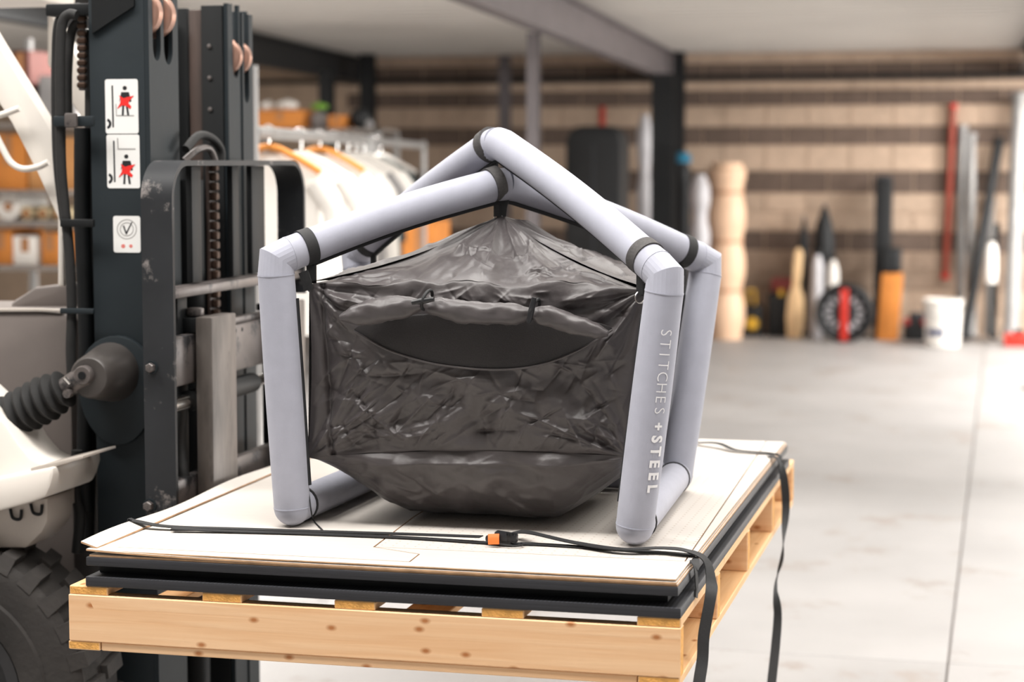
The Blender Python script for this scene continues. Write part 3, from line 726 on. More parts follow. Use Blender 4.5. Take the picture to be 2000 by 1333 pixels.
ribbon('webbing_tail', [(P(1008, 1039, Z=ZS + 0.012), LAT), (P(1040, 1042, Z=ZS + 0.020), LAT), (P(1120, 1060, Z=ZS + 0.007), LAT), (P(1210, 1073, Z=ZS + 0.007), LAT), (P(1290, 1071, Z=ZS + 0.010), LAT), (P(1340, 1076, Z=ZS + 0.010), LAT), (Vector((-0.568, 3.93, 0.872)), TW), (Vector((-0.553, 3.905, 0.835)), Vector((0.8, 1, 0))), (P(1388, 1165, X=-0.548), Vector((1, 0.8, 0))), (P(1375, 1240, X=-0.556), Vector((1, .6, 0))), (P(1372, 1290, X=-0.556), Vector((1, .7, 0))), (P(1364, 1345, X=-0.558), Vector((1, .6, 0))), (P(1362, 1400, X=-0.558), Vector((1, .5, 0)))], 0.024, M_web, cs)
bc = P(980, 1051, Z=ZS + 0.014)
obox('buckle', bc + Vector((0.004, 0, 0)), (0.018, 0, -0.002), (0, 0.013, 0), (0, 0, 0.0125), M_plk, cs, 0.005)
obox('buckle_lever', bc + Vector((0.024, -0.004, 0.002)), (0.010, 0, -0.001), (0, 0.010, 0), (0, 0, 0.009), M_plk, cs, 0.003)
obox('buckle_hook', bc + Vector((-0.020, 0, -0.001)), (0.014, 0, 0.002), (0, 0.009, 0), (0, 0, 0.007), M_plk, cs, 0.005)
for i in range(5):
    x = 0.014 + i * 0.004
    obox('buckle_rib', bc + Vector((x, -0.013, 0.011)), (0.0008, 0, 0), (0, 0.004, 0), (0, 0, 0.003), M_steelk, cs, 0)
ribbon('orange_tag', [(bc + Vector((-0.013, -0.016, 0.010)), Vector((1, 0, -0.1))), (bc + Vector((-0.012, -0.021, 0.002)), Vector((1, 0, -0.1))), (bc + Vector((-0.011, -0.024, -0.010)), Vector((1, 0, -0.1)))], 0.023, M_orange, cs, 0.003, 5)
tube('buckle_loop', smooth_path([bc + Vector((0.0, -0.02, -0.010)), bc + Vector((0.03, -0.024, -0.011)), bc + Vector((0.046, -0.012, -0.011)), bc + Vector((0.040, 0.004, -0.010))]), 0.002, M_web, cs, 6)

rs_ = thing('cargo_strap', 'black cargo strap near the far end of the sheets, its tail twisting downwards', 'strap', (-0.6, 5.35, ZT))
RX = Vector((0, 1, 0))
ribbon('webbing', [(P(1345, 866, Z=ZS), RX), (P(1400, 866, Z=ZS + 0.012), RX), (P(1440, 880, Z=ZS + 0.004), RX), (P(1512, 887, Z=ZS), RX), (Vector((-0.575, 5.34, 0.868)), RX), (Vector((-0.571, 5.335, 0.82)), RX)], 0.024, M_web, rs_)
ribbon('webbing_tail', [(Vector((-0.60, 5.30, ZS + 0.002)), RX), (Vector((-0.574, 5.29, ZS - 0.004)), RX), (P(1530, 930, X=-0.560), Vector((0.9, 1, 0))), (P(1535, 985, X=-0.556), Vector((1, .8, 0))), (P(1531, 1040, X=-0.556), Vector((0.25, 1, 0))), (P(1527, 1090, X=-0.556), Vector((-0.30, 1, 0))), (P(1515, 1150, X=-0.560), Vector((0.2, 1, 0))), (P(1519, 1200, X=-0.556), Vector((1, .8, 0))), (P(1515, 1260, X=-0.556), Vector((1, .6, 0))), (P(1506, 1345, X=-0.556), Vector((1, .6, 0))), (P(1500, 1420, X=-0.556), Vector((1, .6, 0)))], 0.024, M_web, rs_)

# ------------------------------------------------------------------ forklift (faces +X, forks under the pallet)
fk = thing('forklift', 'dark forklift with white guard, its mast and forks holding the pallet', 'forklift', (-2.6, 4.9, 0.0))
XM = -2.045                                   # front plane of the mast
def slot_flange(name, x0, x1, y0, y1, z0, z1, slot, m):
    """mast flange plate with a round-bottomed slot open to the top"""
    (sa, sb, zs) = slot; cy = (sa + sb) / 2; r = (sb - sa) / 2
    poly = [(y0, z0), (y1, z0), (y1, z1), (sb, z1)]
    poly += [(cy + r * math.cos(a), zs - r * 1.6 * math.sin(a)) for a in [PI * i / 10 for i in range(11)]]
    poly += [(sa, z1), (y0, z1)]
    return prism(name, poly, 0, x0, x1, m, fk)
# near upright
box('outer_channel_web', (-2.205, 4.580, 0.09), (XM - 0.012, 4.597, 2.30), M_mast, fk)
slot_flange('outer_channel_flange', XM - 0.012, XM, 4.580, 4.662, 0.09, 2.30, (4.604, 4.652, 1.955), M_mast)
slot_flange('inner_channel_flange', XM - 0.016, XM - 0.004, 4.668, 4.768, 0.12, 2.30, (4.680, 4.735, 1.955), M_mast)
box('inner_channel_web', (-2.19, 4.752, 0.12), (XM - 0.018, 4.766, 2.30), M_mastd, fk)
box('outer_channel_rear_flange', (-2.205, 4.600, 0.09), (-2.193, 4.66, 2.30), M_mast, fk)
for yy in (4.628, 4.708):
    lathe('mast_roller', [(0.0, -0.018), (0.050, -0.018), (0.058, -0.012), (0.058, 0.012), (0.050, 0.018), (0.0, 0.018)], (XM - 0.045, yy, 2.035), 1, M_copper, fk, 28)
g_ = [P(x, y, Y=4.573) for x, y in ((178, -60), (262, -60), (262, 12), (180, 66))]
prism('gusset_shade', [(p.x, p.z) for p in g_], 1, 4.571, 4.5795, M_mastd, fk)  # dark plate cut to the triangular shade at the mast top
# far upright
box('outer_channel_web', (-2.20, 5.262, 0.09), (XM - 0.012, 5.278, 2.085), M_mast, fk)
slot_flange('outer_channel_flange', XM - 0.012, XM, 5.200, 5.278, 0.09, 2.075, (5.212, 5.250, 1.86), M_mast)
slot_flange('inner_channel_flange', XM - 0.016, XM - 0.004, 5.105, 5.194, 0.12, 2.095, (5.140, 5.184, 1.93), M_mast)
box('inner_channel_web', (-2.125, 5.10, 0.12), (XM - 0.018, 5.115, 2.09), M_mastd, fk)
box('inner_channel_strip', (-2.165, 5.112, 0.12), (-2.128, 5.13, 2.08), M_rust, fk)
box('rear_channel_strip', (-2.245, 5.12, 0.12), (-2.172, 5.14, 2.085), M_mastd, fk)
tube('lift_cylinder', [(-2.225, 5.085, 0.2), (-2.225, 5.085, 2.06)], 0.022, M_mast, fk, 16)
for yy in (5.162, 5.231):
    lathe('mast_roller', [(0.0, -0.014), (0.040, -0.014), (0.048, -0.009), (0.048, 0.009), (0.040, 0.014), (0.0, 0.014)], (XM - 0.035, yy, 1.955), 1, M_copper, fk, 24)
for i in range(9):
    zz = 1.30 + i * 0.085
    lathe('rivet', [(0.0, 0.0), (0.006, -0.001), (0.006, -0.004), (0.0, -0.006)], (-2.10, 5.10, zz), 1, M_worn, fk, 10)
# cross members and the dark works between the uprights
box('mast_cross_member', (-2.20, 4.77, 1.56), (-2.15, 5.10, 1.66), M_mastd, fk)
box('mast_cross_member', (-2.20, 4.77, 0.55), (-2.12, 5.10, 0.70), M_mastd, fk)
tube('lift_cylinder', [(-2.135, 4.83, 0.12), (-2.135, 4.83, 1.62)], 0.042, M_mastd, fk, 20)
tube('lift_cylinder', [(-2.135, 5.02, 0.12), (-2.135, 5.02, 1.62)], 0.042, M_mastd, fk, 20)
box('dark_backing', (-2.235, 4.78, 0.4), (-2.225, 5.12, 1.60), M_mastd, fk)  # dark plate added to fill the near-black gap between the uprights
# lift chain in the middle
ch_links = []
c0 = None
for i in range(20):
    z = 1.655 - i * 0.0255; lo = (-2.012, 4.878, z - 0.011); hi = (-1.996, 4.904, z + 0.011)
    if c0 is None: c0 = box('chain_link', lo, hi, M_chain, fk, 0.004, 1)
    else: dup(c0, (-2.004, 4.891, z), fk)
box('chain_plate', (-2.022, 4.870, 0.90), (-2.012, 4.912, 1.67), M_rust, fk)
# load backrest: flat bar bent to an upside-down U
def bent_bar(name, x0, x1, y0, y1, z0a, z0b, zt, R, th, m):
    def path(off):
        pts = [(y0 + off, z0a)]
        pts += [(y0 + R - (R - off) * math.cos(a), zt - R + (R - off) * math.sin(a)) for a in [PI / 2 * i / 10 for i in range(11)]]
        pts += [(y1 - R + (R - off) * math.sin(a), zt - R + (R - off) * math.cos(a)) for a in [PI / 2 * i / 10 for i in range(11)]]
        pts += [(y1 - off, z0b)]; return pts
    o, i_ = path(0.0), path(th); n = len(o); v = []
    for x in (x0, x1):
        v += [Vector((x, a, b)) for a, b in o] + [Vector((x, a, b)) for a, b in i_]
    f = []
    for k in range(n - 1):
        f += [(k, k + 1, 2 * n + k + 1, 2 * n + k), (n + k + 1, n + k, 3 * n + k, 3 * n + k + 1), (k + 1, k, n + k, n + k + 1), (2 * n + k, 2 * n + k + 1, 3 * n + k + 1, 3 * n + k)]
    f += [(0, 2 * n, 3 * n, n), (n - 1, 2 * n - 1, 4 * n - 1, 3 * n - 1)]
    return link(name, v, f, m, fk, 35)
bent_bar('load_backrest', -1.985, -1.906, 4.385, 5.312, 0.70, 1.30, 1.672, 0.095, 0.013, M_back)
for y0, y1 in ((4.60, 4.66), (4.868, 4.912), (5.005, 5.100)):
    box('backrest_bar', (-1.962, y0, 1.37), (-1.946, y1, 1.658), M_mastd, fk, 0.002)
box('backrest_rail', (-1.975, 4.400, 1.342), (-1.915, 5.298, 1.366), M_worn, fk, 0.004)
for y0, y1 in ((4.50, 4.56), (5.14, 5.20)):
    box('carriage_upright', (-1.975, y0, 0.78), (-1.945, y1, 1.34), M_mastd, fk, 0.003)
box('fork_bar', (-1.945, 4.400, 1.130), (-1.915, 5.300, 1.250), M_worn, fk, 0.006)
box('fork_bar_lip', (-1.945, 4.700, 1.2505), (-1.925, 5.300, 1.268), M_worn, fk, 0.004)
box('fork_bar', (-1.945, 4.400, 0.800), (-1.915, 5.300, 0.905), M_worn, fk, 0.006)
tube('side_shift_rod', [(-1.93, 4.400, 1.085), (-1.93, 4.52, 1.085)], 0.018, M_chrome, fk, 18)
tube('side_shift_cylinder', [(-1.93, 4.521, 1.085), (-1.93, 4.95, 1.085)], 0.026, M_mastd, fk, 18)
tube('side_shift_rod', [(-1.93, 4.951, 1.085), (-1.93, 5.295, 1.085)], 0.014, M_chrome, fk, 18)
for i in range(2):
    lathe('bolt_hole', [(0.0, 0.0), (0.006, 0.0), (0.006, 0.002), (0.0, 0.002)], (-1.9165, 4.80 + i * 0.045, 1.235), 0, M_mastd, fk, 10)
# hydraulic lines in the carriage
for j, (yy, x) in enumerate(((4.44, -1.95), (4.47, -1.96), (4.50, -1.935), (4.72, -1.95), (4.76, -1.94), (4.80, -1.96))):
    tube('carriage_hose', smooth_path([(x, yy, 1.07), (x - 0.012, yy + 0.012, 0.98), (x + 0.006, yy - 0.008, 0.88), (x, yy + 0.01, 0.76)], 6), 0.010 if j % 2 else 0.013, M_rubber if j % 3 else M_worn, fk, 10)
tube('hose_elbow', smooth_path([(-2.02, 4.74, 1.70), (-2.01, 4.80, 1.735), (-2.0, 4.86, 1.73), (-1.99, 4.90, 1.70), (-1.99, 4.90, 1.66)], 6), 0.011, M_rubber, fk, 10)
tube('hose_elbow', smooth_path([(-2.03, 4.75, 1.67), (-2.01, 4.80, 1.70), (-2.0, 4.85, 1.70), (-1.99, 4.87, 1.66)], 6), 0.009, M_worn, fk, 10)
# forks
def fork(y0, y1):
    r = 0.03; x0, x1 = -1.905, -1.862
    poly = [(x0, 1.292), (x1, 1.292), (x1, 0.776), (x1 + 0.012, 0.748), (x1 + 0.04, 0.738), (-0.80, 0.716), (-0.78, 0.700), (x0 + 0.05, 0.694), (x0 + 0.015, 0.705), (x0, 0.74)]
    return prism('fork', poly, 1, y0, y1, M_fork, fk, 0.004)
fork(4.512, 4.672); fork(5.020, 5.180)
for y0, y1 in ((4.53, 4.65), (5.04, 5.16)):
    box('fork_hook', (-1.952, y0, 1.251 if y0 < 5 else 1.269), (-1.9055, y1, 1.288), M_mastd, fk, 0.004)
    box('fork_latch', (-1.945, y0 + 0.02, 1.289), (-1.905, y0 + 0.045, 1.312), M_worn, fk, 0.006)
# hex bolts on the backrest side plate
def hexbolt(px, py, r):
    c = P(px, py, Y=4.385)
    lathe('bolt_washer', [(0.0, 0.0), (r * 1.35, 0.0), (r * 1.35, -0.004), (0.0, -0.004)], c, 1, M_mast, fk, 20)
    lathe('bolt_head', [(0.0, -0.0042), (r, -0.0042), (r, -0.016), (r * 0.8, -0.018), (0.0, -0.018)], c, 1, M_worn, fk, 6, 20)
hexbolt(297, 718, 0.0115); hexbolt(293, 988, 0.0125)

# decals on the mast side
YD = 4.5795
def rrect(x0, x1, z0, z1, r):
    o = []
    for cx, cz, a0 in ((x1 - r, z1 - r, 0), (x0 + r, z1 - r, 90), (x0 + r, z0 + r, 180), (x1 - r, z0 + r, 270)):
        o += [(cx + r * math.cos(math.radians(a0 + 22.5 * k)), cz + r * math.sin(math.radians(a0 + 22.5 * k))) for k in range(5)]
    return o
def decal(x0, y0, x1, y1, label):
    a, b = P(x0, y0, Y=YD), P(x1, y1, Y=YD)
    o = prism('decal', rrect(a.x, b.x, b.z, a.z, 0.006), 1, YD, YD - 0.0008, M_decal, fk); o['label'] = label
    return o
def ink(name, par, pts, m, layer=1):
    q = [P(x, y, Y=YD) for x, y in pts]; q = [(p.x, p.z) for p in q]
    return prism(name, q, 1, YD - 0.0008 - 0.0004 * (layer - 1) - 0.0001, YD - 0.0008 - 0.0004 * layer, m, par)
def disc(x, y, r): return [(x + r * math.cos(2 * PI * i / 16), y + r * math.sin(2 * PI * i / 16)) for i in range(16)]
def star(cx, cy):
    pr = [(-11, -12), (-2, -6), (4, -8), (18, -11), (9, -1), (7, 4), (13, 10), (11, 15), (2, 9), (-5, 8), (-15, 15), (-9, 4), (-8, -4)]
    return [(cx + a, cy + b) for a, b in pr]
def hook(cx, cy):
    o = [(cx + 11 * math.cos(a), cy + 11 * math.sin(a)) for a in [math.radians(-70 + 14 * i) for i in range(11)]]
    i_ = [(cx + 6 * math.cos(a), cy + 6 * math.sin(a)) for a in [math.radians(70 - 14 * i) for i in range(11)]]
    return o + i_
for (y0, y1, fy, label) in ((155, 261, 172, 'white warning decal, red cross over a person standing on raised forks'), (263, 368, 306, 'white warning decal, red cross over a person walking under raised forks')):
    dx = 0 if y0 < 200 else 3
    d = decal(205 + dx, y0, 271 + dx, y1, label)
    ink('mast_mark', d, [(218 + dx, y0 + 12), (221 + dx, y0 + 12), (223 + dx, y1 - 12), (220 + dx, y1 - 12)], M_ink)
    ink('wheel_mark', d, hook(207 + dx, y1 - 19), M_ink)
    X = 244 + dx
    ink('head', d, disc(X, fy, 4.2), M_ink)
    ink('torso', d, [(X - 7, fy + 8), (X + 8, fy + 8), (X + 13, fy + 26), (X + 10, fy + 28), (X + 6, fy + 18), (X + 6, fy + 34), (X - 5, fy + 34), (X - 6, fy + 18), (X - 11, fy + 27)], M_ink)
    ink('leg', d, [(X - 5, fy + 34), (X - 1, fy + 34), (X - 2, fy + 54), (X - 6, fy + 54)], M_ink)
    ink('leg', d, [(X + 2, fy + 34), (X + 6, fy + 34), (X + 9, fy + 54), (X + 5, fy + 54)], M_ink)
    ink('red_cross', d, star(X, fy + 26), M_red, 2)
    if y0 < 200:
        ink('fork_mark', d, [(226, 203), (227.5, 203), (228.5, 225), (262, 225), (262, 227), (227, 227)], M_grey_ink)
    else:
        ink('fork_mark', d, [(229, 270), (231, 270), (232, 290), (265, 290), (265, 292.5), (230, 292.5)], M_grey_ink)
d = decal(221, 422, 275, 494, 'white inspection decal with grey round seal and two red dots')
def ringp(cx, cy, r0, r1, n=26):
    return [(cx + r1 * math.cos(2 * PI * i / n), cy + r1 * math.sin(2 * PI * i / n)) for i in range(n + 1)] + [(cx + r0 * math.cos(2 * PI * i / n), cy + r0 * math.sin(2 * PI * i / n)) for i in range(n, -1, -1)]
ink('seal_ring', d, ringp(248, 448, 18, 19.5), M_grey_ink); ink('seal_ring', d, ringp(248, 448, 12, 13.5), M_grey_ink)
ink('tick_mark', d, [(240, 441), (243, 441), (247, 453), (257, 434), (259, 434), (248, 458), (246, 458)], M_ink)
ink('red_dot', d, disc(241, 481, 4), plain('faded_red_ink', (214, 120, 112))); ink('red_dot', d, disc(256, 481, 3.4), MATS['faded_red_ink'])

# tilt cylinder: drum bracket on the mast, pin, yoke and rubber boot
pc = P(166, 733, Y=4.43); yk = pc
lathe('tilt_bracket', [(0.0, 0.0), (0.046, 0.0), (0.052, 0.006), (0.060, 0.05), (0.070, 0.10), (0.078, 0.145), (0.0, 0.146)], (pc.x + 0.008, 4.435, pc.z - 0.006), 1, plain('bracket_paint', (66, 62, 60), rough=0.4, var=0.15), fk, 36)
prism('bracket_flange', [(pc.x + 0.02 + 0.105 * math.cos(a), pc.z - 0.03 + (0.115 if math.sin(a) > 0 else 0.16) * math.sin(a)) for a in [2 * PI * i / 32 for i in range(32)]], 1, 4.560, 4.5795, M_mast, fk, 0.004)
lathe('pin', [(0.0, 0.0), (0.021, 0.0), (0.024, 0.004), (0.024, 0.02), (0.0, 0.02)], (pc.x, 4.414, pc.z), 1, M_worn, fk, 24)
lathe('pin_centre', [(0.0, -0.001), (0.010, -0.001), (0.010, 0.006), (0.0, 0.006)], (pc.x, 4.412, pc.z), 1, M_mastd, fk, 16)
b0 = P(128, 758, Y=4.45); b1 = P(-40, 850, Y=4.45); bd = (b1 - b0).normalized()
tube('cylinder_yoke', [pc + Vector((0, 0.02, 0)), b0 + bd * 0.02], [0.030, 0.024], M_worn, fk, 16)
pts = []; rad = []
for i in range(0, 50):
    t = i / 49; pts.append(b0 + (b1 - b0) * t); rad.append(0.040 + 0.012 * min(1, t * 5) + 0.0075 * math.sin(i * PI / 2.5))
tube('rubber_boot', pts, rad, M_rubber, fk, 28, smooth=70)
tube('grease_nipple', [pc + Vector((-0.035, -0.012, -0.02)), pc + Vector((-0.045, -0.02, -0.005))], 0.006, M_chrome, fk, 8)
tube('yoke_bolt', [pc + Vector((-0.04, -0.02, -0.045)), pc + Vector((-0.04, 0.0, -0.045))], 0.011, M_worn, fk, 8)

# hoses and chain behind the near upright
YH = 4.60
def hose(pts, r, m=M_rubber, Y=YH): tube('hydraulic_hose', smooth_path([P(x, y, Y=Y) for x, y in pts], 8), r, m, fk, 14)
hose([(150, 30), (135, 28), (122, 45), (118, 100), (118, 220), (120, 330), (128, 420), (136, 500), (140, 600), (138, 680), (140, 735)], 0.0125, M_rubber, 4.56)
hose([(158, 12), (128, 20), (112, 50), (108, 120), (108, 235), (112, 330), (124, 430)], 0.010, M_rubber, 4.66)
hose([(165, 40), (150, 45), (138, 70), (132, 140), (132, 230)], 0.012, M_rubber, 4.64)
hose([(160, 250), (160, 430), (165, 560), (168, 680), (165, 900), (170, 1000)], 0.020, M_mastd, 4.63)
hose([(178, 60), (178, 300), (180, 600), (176, 900), (172, 1060)], 0.016, M_rubber, 4.66)
hose([(150, 880), (148, 960), (156, 1010), (150, 1080)], 0.014, M_rubber, 4.58)
c0 = None
for i in range(10):
    p = P(160, 36 + i * 14.5, Y=4.63)
    if c0 is None: c0 = box('chain_link', p - Vector((0.013, 0.006, 0.0075)), p + Vector((0.013, 0.006, 0.0075)), M_chain, fk, 0.004, 1)
    else: dup(c0, p + (WLOC[c0.name] - P(160, 36, Y=4.63)), fk)
c1 = None
for i in range(10):
    p = P(160, 43 + i * 14.5, Y=4.63)
    if c1 is None: c1 = box('chain_pin', p - Vector((0.008, 0.003, 0.0045)), p + Vector((0.008, 0.003, 0.0045)), M_worn, fk, 0.002, 1)
    else: dup(c1, p + (WLOC[c1.name] - P(160, 43, Y=4.63)), fk)
box('mast_top_tie', (-2.33, 4.60, 2.03), (-2.206, 4.70, 2.06), M_mastd, fk, 0.004)
for y, h in ((237, 20), (436, 16), (608, 12)):
    a = P(105 if y < 400 else 118, y - h / 2, Y=4.545); b = P(184, y + h / 2, Y=4.545)
    box('hose_clamp', (a.x, 4.540, b.z), (b.x, 4.552, a.z), M_mast if y != 436 else M_mastd, fk, 0.003)
a = P(127, 221, Y=4.535); b = P(152, 249, Y=4.535)
box('clamp_block', (a.x, 4.528, b.z), (b.x, 4.5395, a.z), M_worn, fk, 0.004)

# truck body
YS_ = 4.72
a = P(136, 612, Y=YS_)
bx = a.x
prism('cowl_panel', [(-3.75, 0.55), (bx, 0.55), (bx, a.z - 0.02), (bx - 0.012, a.z - 0.004), (bx - 0.1, a.z), (-3.75, a.z - 0.03)], 1, YS_, 5.20, M_body, fk, 0.006)
prism('cowl_lit_edge', [(-3.75, a.z - 0.028), (bx - 0.09, a.z + 0.002), (bx - 0.02, a.z + 0.002), (bx - 0.02, a.z + 0.008), (bx - 0.09, a.z + 0.010), (-3.75, a.z - 0.016)], 1, YS_ - 0.006, YS_ + 0.03, M_greyp, fk, 0.002)  # paler strip paints in the light along the cowl's top edge
d0, d1, d2, d3, d4 = (P(x, y, Y=4.98) for x, y in ((28, 612), (30, 590), (78, 560), (150, 552), (150, 612)))
prism('dashboard_hood', [(p.x, p.z) for p in (d0, d1, d2, d3, d4)], 1, 4.95, 5.35, M_body, fk, 0.012)
box('counterweight', (-4.6, 4.62, 0.25), (-3.76, 5.35, 1.12), M_body, fk, 0.05, 3)
box('chassis', (-3.75, 4.64, 0.22), (bx - 0.05, 5.28, 0.549), M_mastd, fk, 0.01)
# overhead guard leg and grab handle
def leg(Y, x_off=0):
    L = [(-60, -10), (-2, 88), (55, 180), (104, 262), (112, 340), (122, 440), (124, 560), (112, 560), (112, 425), (72, 337), (22, 240), (-60, 110)]
    q = [P(x + x_off, y, Y=Y) for x, y in L]
    return prism('guard_leg', [(p.x, p.z) for p in q], 1, Y, Y + 0.055, M_white, fk, 0.006)
leg(4.80)
ly = 5.30
prism('guard_leg', [(p.x, p.z) for p in (P(x, y, Y=4.80) for x, y in ((-60, -10), (-2, 88), (55, 180), (104, 262), (112, 340), (122, 440), (124, 560), (112, 560), (112, 425), (72, 337), (22, 240), (-60, 110)))], 1, 5.24, 5.295, M_white, fk, 0.006)
g0 = P(-60, 0, Y=4.80)
box('guard_roof', (-3.9, 4.76, g0.z + 0.02), (g0.x + 0.05, 5.32, g0.z + 0.06), M_white, fk, 0.01)
for Y in (4.80, 5.24): box('guard_rear_leg', (-3.86, Y, 1.10), (-3.80, Y + 0.055, g0.z + 0.02), M_white, fk, 0.006)
tube('grab_handle', smooth_path([P(x, y, Y=4.765) for x, y in ((-40, 205), (-15, 250), (5, 290), (22, 318), (45, 330), (75, 326), (94, 317))], 8), 0.0085, M_white, fk, 14)
tube('grab_handle', smooth_path([P(x, y, Y=4.765) for x, y in ((-40, 232), (0, 225), (38, 212))], 6), 0.0085, M_white, fk, 14)
# mudguard over the drive wheel
YM = 4.30
def ppoly(name, pts, y0, y1, m, bev=0.006):
    q = [P(x, y, Y=y0) for x, y in pts]
    return prism(name, [(p.x, p.z) for p in q], 1, y0, y1, m, fk, bev)
ppoly('step_fairing', ((-80, 745), (-20, 800), (10, 830), (38, 872), (60, 897), (92, 912), (92, 925), (-80, 960)), 4.36, 4.52, M_white, 0.012)
ppoly('mudguard', ((-80, 950), (104, 913), (104, 930), (98, 952), (88, 972), (60, 982), (-80, 1020)), YM, 4.56, M_white, 0.008)
ppoly('mudguard_flange', ((60, 915), (162, 891), (163, 896), (104, 914), (60, 924)), YM + 0.02, 4.50, M_greyp, 0.001)
ppoly('mudguard_skirt', ((-80, 1000), (93, 973), (92, 1020), (82, 1040), (50, 1071), (-80, 1072)), 4.36, 4.50, M_greyp, 0.006)
ppoly('bracket_plate', ((96, 930), (140, 905), (141, 985), (95, 1000)), 4.53, 4.545, M_greyp, 0.002)
for x, y in ((20, 995), (60, 985)): 
    p = P(x, y, Y=4.355); tube('spring_clip', smooth_path([p, p + Vector((0.01, -0.006, -0.02)), p + Vector((0.028, -0.004, -0.022)), p + Vector((0.03, 0, 0.0))], 5), 0.004, M_mastd, fk, 8)
# drive wheel
wc = Vector((-2.478, 4.40, 0.381)); RW = 0.381
wh = lathe('wheel', [(0.0, -0.060), (0.055, -0.062), (0.06, -0.045), (0.13, -0.040), (0.15, -0.075), (0.185, -0.082), (0.19, -0.060), (0.19, 0.10), (0.0, 0.10)], wc, 1, M_rim, fk, 48)
lathe('tyre', [(0.191, 0.09), (0.191, -0.088), (0.215, -0.100), (0.262, -0.104), (0.268, -0.099), (0.318, -0.104), (0.345, -0.100), (0.362, -0.088), (0.362, 0.088), (0.345, 0.10), (0.191, 0.09)], wc, 1, M_tyre, wh, 72)
for k in range(30):
    a0 = 2 * PI * k / 30; v = []
    for s, y0, y1 in ((0, -0.100, -0.012), ):
        pts = []
        for (r, da, y) in ((0.340, 0.0, y0 - 0.003), (0.340, 0.125, y0 - 0.003), (RW, 0.015, y0 + 0.012), (RW, 0.110, y0 + 0.012), (0.355, 0.03, y1), (0.355, 0.135, y1), (RW, 0.04, y1), (RW, 0.125, y1)):
            pts.append(wc + Vector((r * math.cos(a0 + da), y, r * math.sin(a0 + da))))
        link('tread_lug', pts, [(0, 1, 3, 2), (4, 6, 7, 5), (0, 4, 5, 1), (2, 3, 7, 6), (0, 2, 6, 4), (1, 5, 7, 3)], M_tyre, wh, 0)
    pts = []
    for (r, da, y) in ((0.355, 0.07, 0.004), (0.355, 0.175, 0.004), (RW, 0.08, 0.004), (RW, 0.165, 0.004), (0.340, 0.10, 0.103), (0.340, 0.225, 0.103), (RW, 0.115, 0.088), (RW, 0.21, 0.088)):
        pts.append(wc + Vector((r * math.cos(a0 + da), y, r * math.sin(a0 + da))))
    link('tread_lug', pts, [(0, 1, 3, 2), (4, 6, 7, 5), (0, 4, 5, 1), (2, 3, 7, 6), (0, 2, 6, 4), (1, 5, 7, 3)], M_tyre, wh, 0)
for k in range(8):
    a = 2 * PI * k / 8
    lathe('wheel_nut', [(0.0, -0.02), (0.011, -0.02), (0.013, -0.012), (0.013, 0.0), (0.0, 0.0)], wc + Vector((0.095 * math.cos(a), -0.042, 0.095 * math.sin(a))), 1, M_worn, wh, 6, 20)

# ------------------------------------------------------------------ background things
C_orange = plain('orange_card', (206, 130, 58), rough=0.8)
C_brown = plain('brown_card', (170, 120, 80), rough=0.85)
C_red = plain('dark_red_card', (78, 40, 34), rough=0.8)
C_white = plain('white_cloth', (240, 236, 230), rough=0.85, var=0.03)
C_grey = plain('grey_cloth', (150, 148, 148), rough=0.85)
C_char = plain('charcoal_cloth', (52, 54, 58), rough=0.85)
C_cream = plain('cream_wrap', (238, 200, 168), rough=0.5, var=0.05)
C_sil = plain('silver_tube', (150, 149, 148), rough=0.45, metal=0.2)
C_hang = plain('orange_wood', (232, 150, 66), rough=0.6)
C_black = plain('matt_black', (14, 17, 20), rough=0.6)
C_green = plain('green_plastic', (120, 170, 60), rough=0.5)
C_blue = plain('blue_plastic', (38, 118, 150), rough=0.5)
C_lblue = plain('blue_label', (50, 66, 110), rough=0.5)
C_redp = plain('red_plastic', (206, 48, 34), rough=0.5)
C_redd = plain('red_rod_paint', (150, 62, 44), rough=0.5)
C_yel = plain('yellow_plastic', (222, 176, 56), rough=0.5)
C_woodp = plain('pale_wood', (232, 196, 150), rough=0.6, var=0.06, vs=4, st=(8, 8, 1))
C_plast = plain('milky_plastic', (204, 202, 206), rough=0.35)
C_yrol = plain('yellowish_paper', (226, 208, 170), rough=0.7)

# clothes rails
def rail(pa, pb, z, label, tall):
    a = P(*pa, Z=z); b = P(*pb, Z=z); d = (b - a).normalized(); s = Vector((-d.y, d.x, 0))
    t = thing('clothes_rail', label, 'clothes rail', ((a.x + b.x) / 2, (a.y + b.y) / 2, 0))
    tube('hanging_tube', [a, b], 0.024, C_sil, t, 14)
    for p, h in ((a, tall), (b, z)):
        tube('upright', [(p.x, p.y, 0.08), (p.x, p.y, h + 0.03)], 0.016, C_sil, t, 12)
        tube('foot', [p - s * 0.24 + Vector((0, 0, 0.08 - z)), p + s * 0.24 + Vector((0, 0, 0.08 - z))], 0.018, C_sil, t, 12)
        for e in (-0.24, 0.24):
            q = p + s * e; lathe('castor', [(0.0, -0.012), (0.03, -0.012), (0.03, 0.012), (0.0, 0.012)], (q.x, q.y, 0.03), 0, C_black, t, 16)
    return a, b, d, s
ra, rb, rd1, rs2 = rail((497, 258), (716, 275), 1.78, 'silver clothes rail behind the forklift mast, crowded with white shirts', 2.0)
rail2 = rail((728, 277), (828, 284.5), 1.78, 'shorter silver clothes rail beyond the white shirts, nearly empty', 1.79)
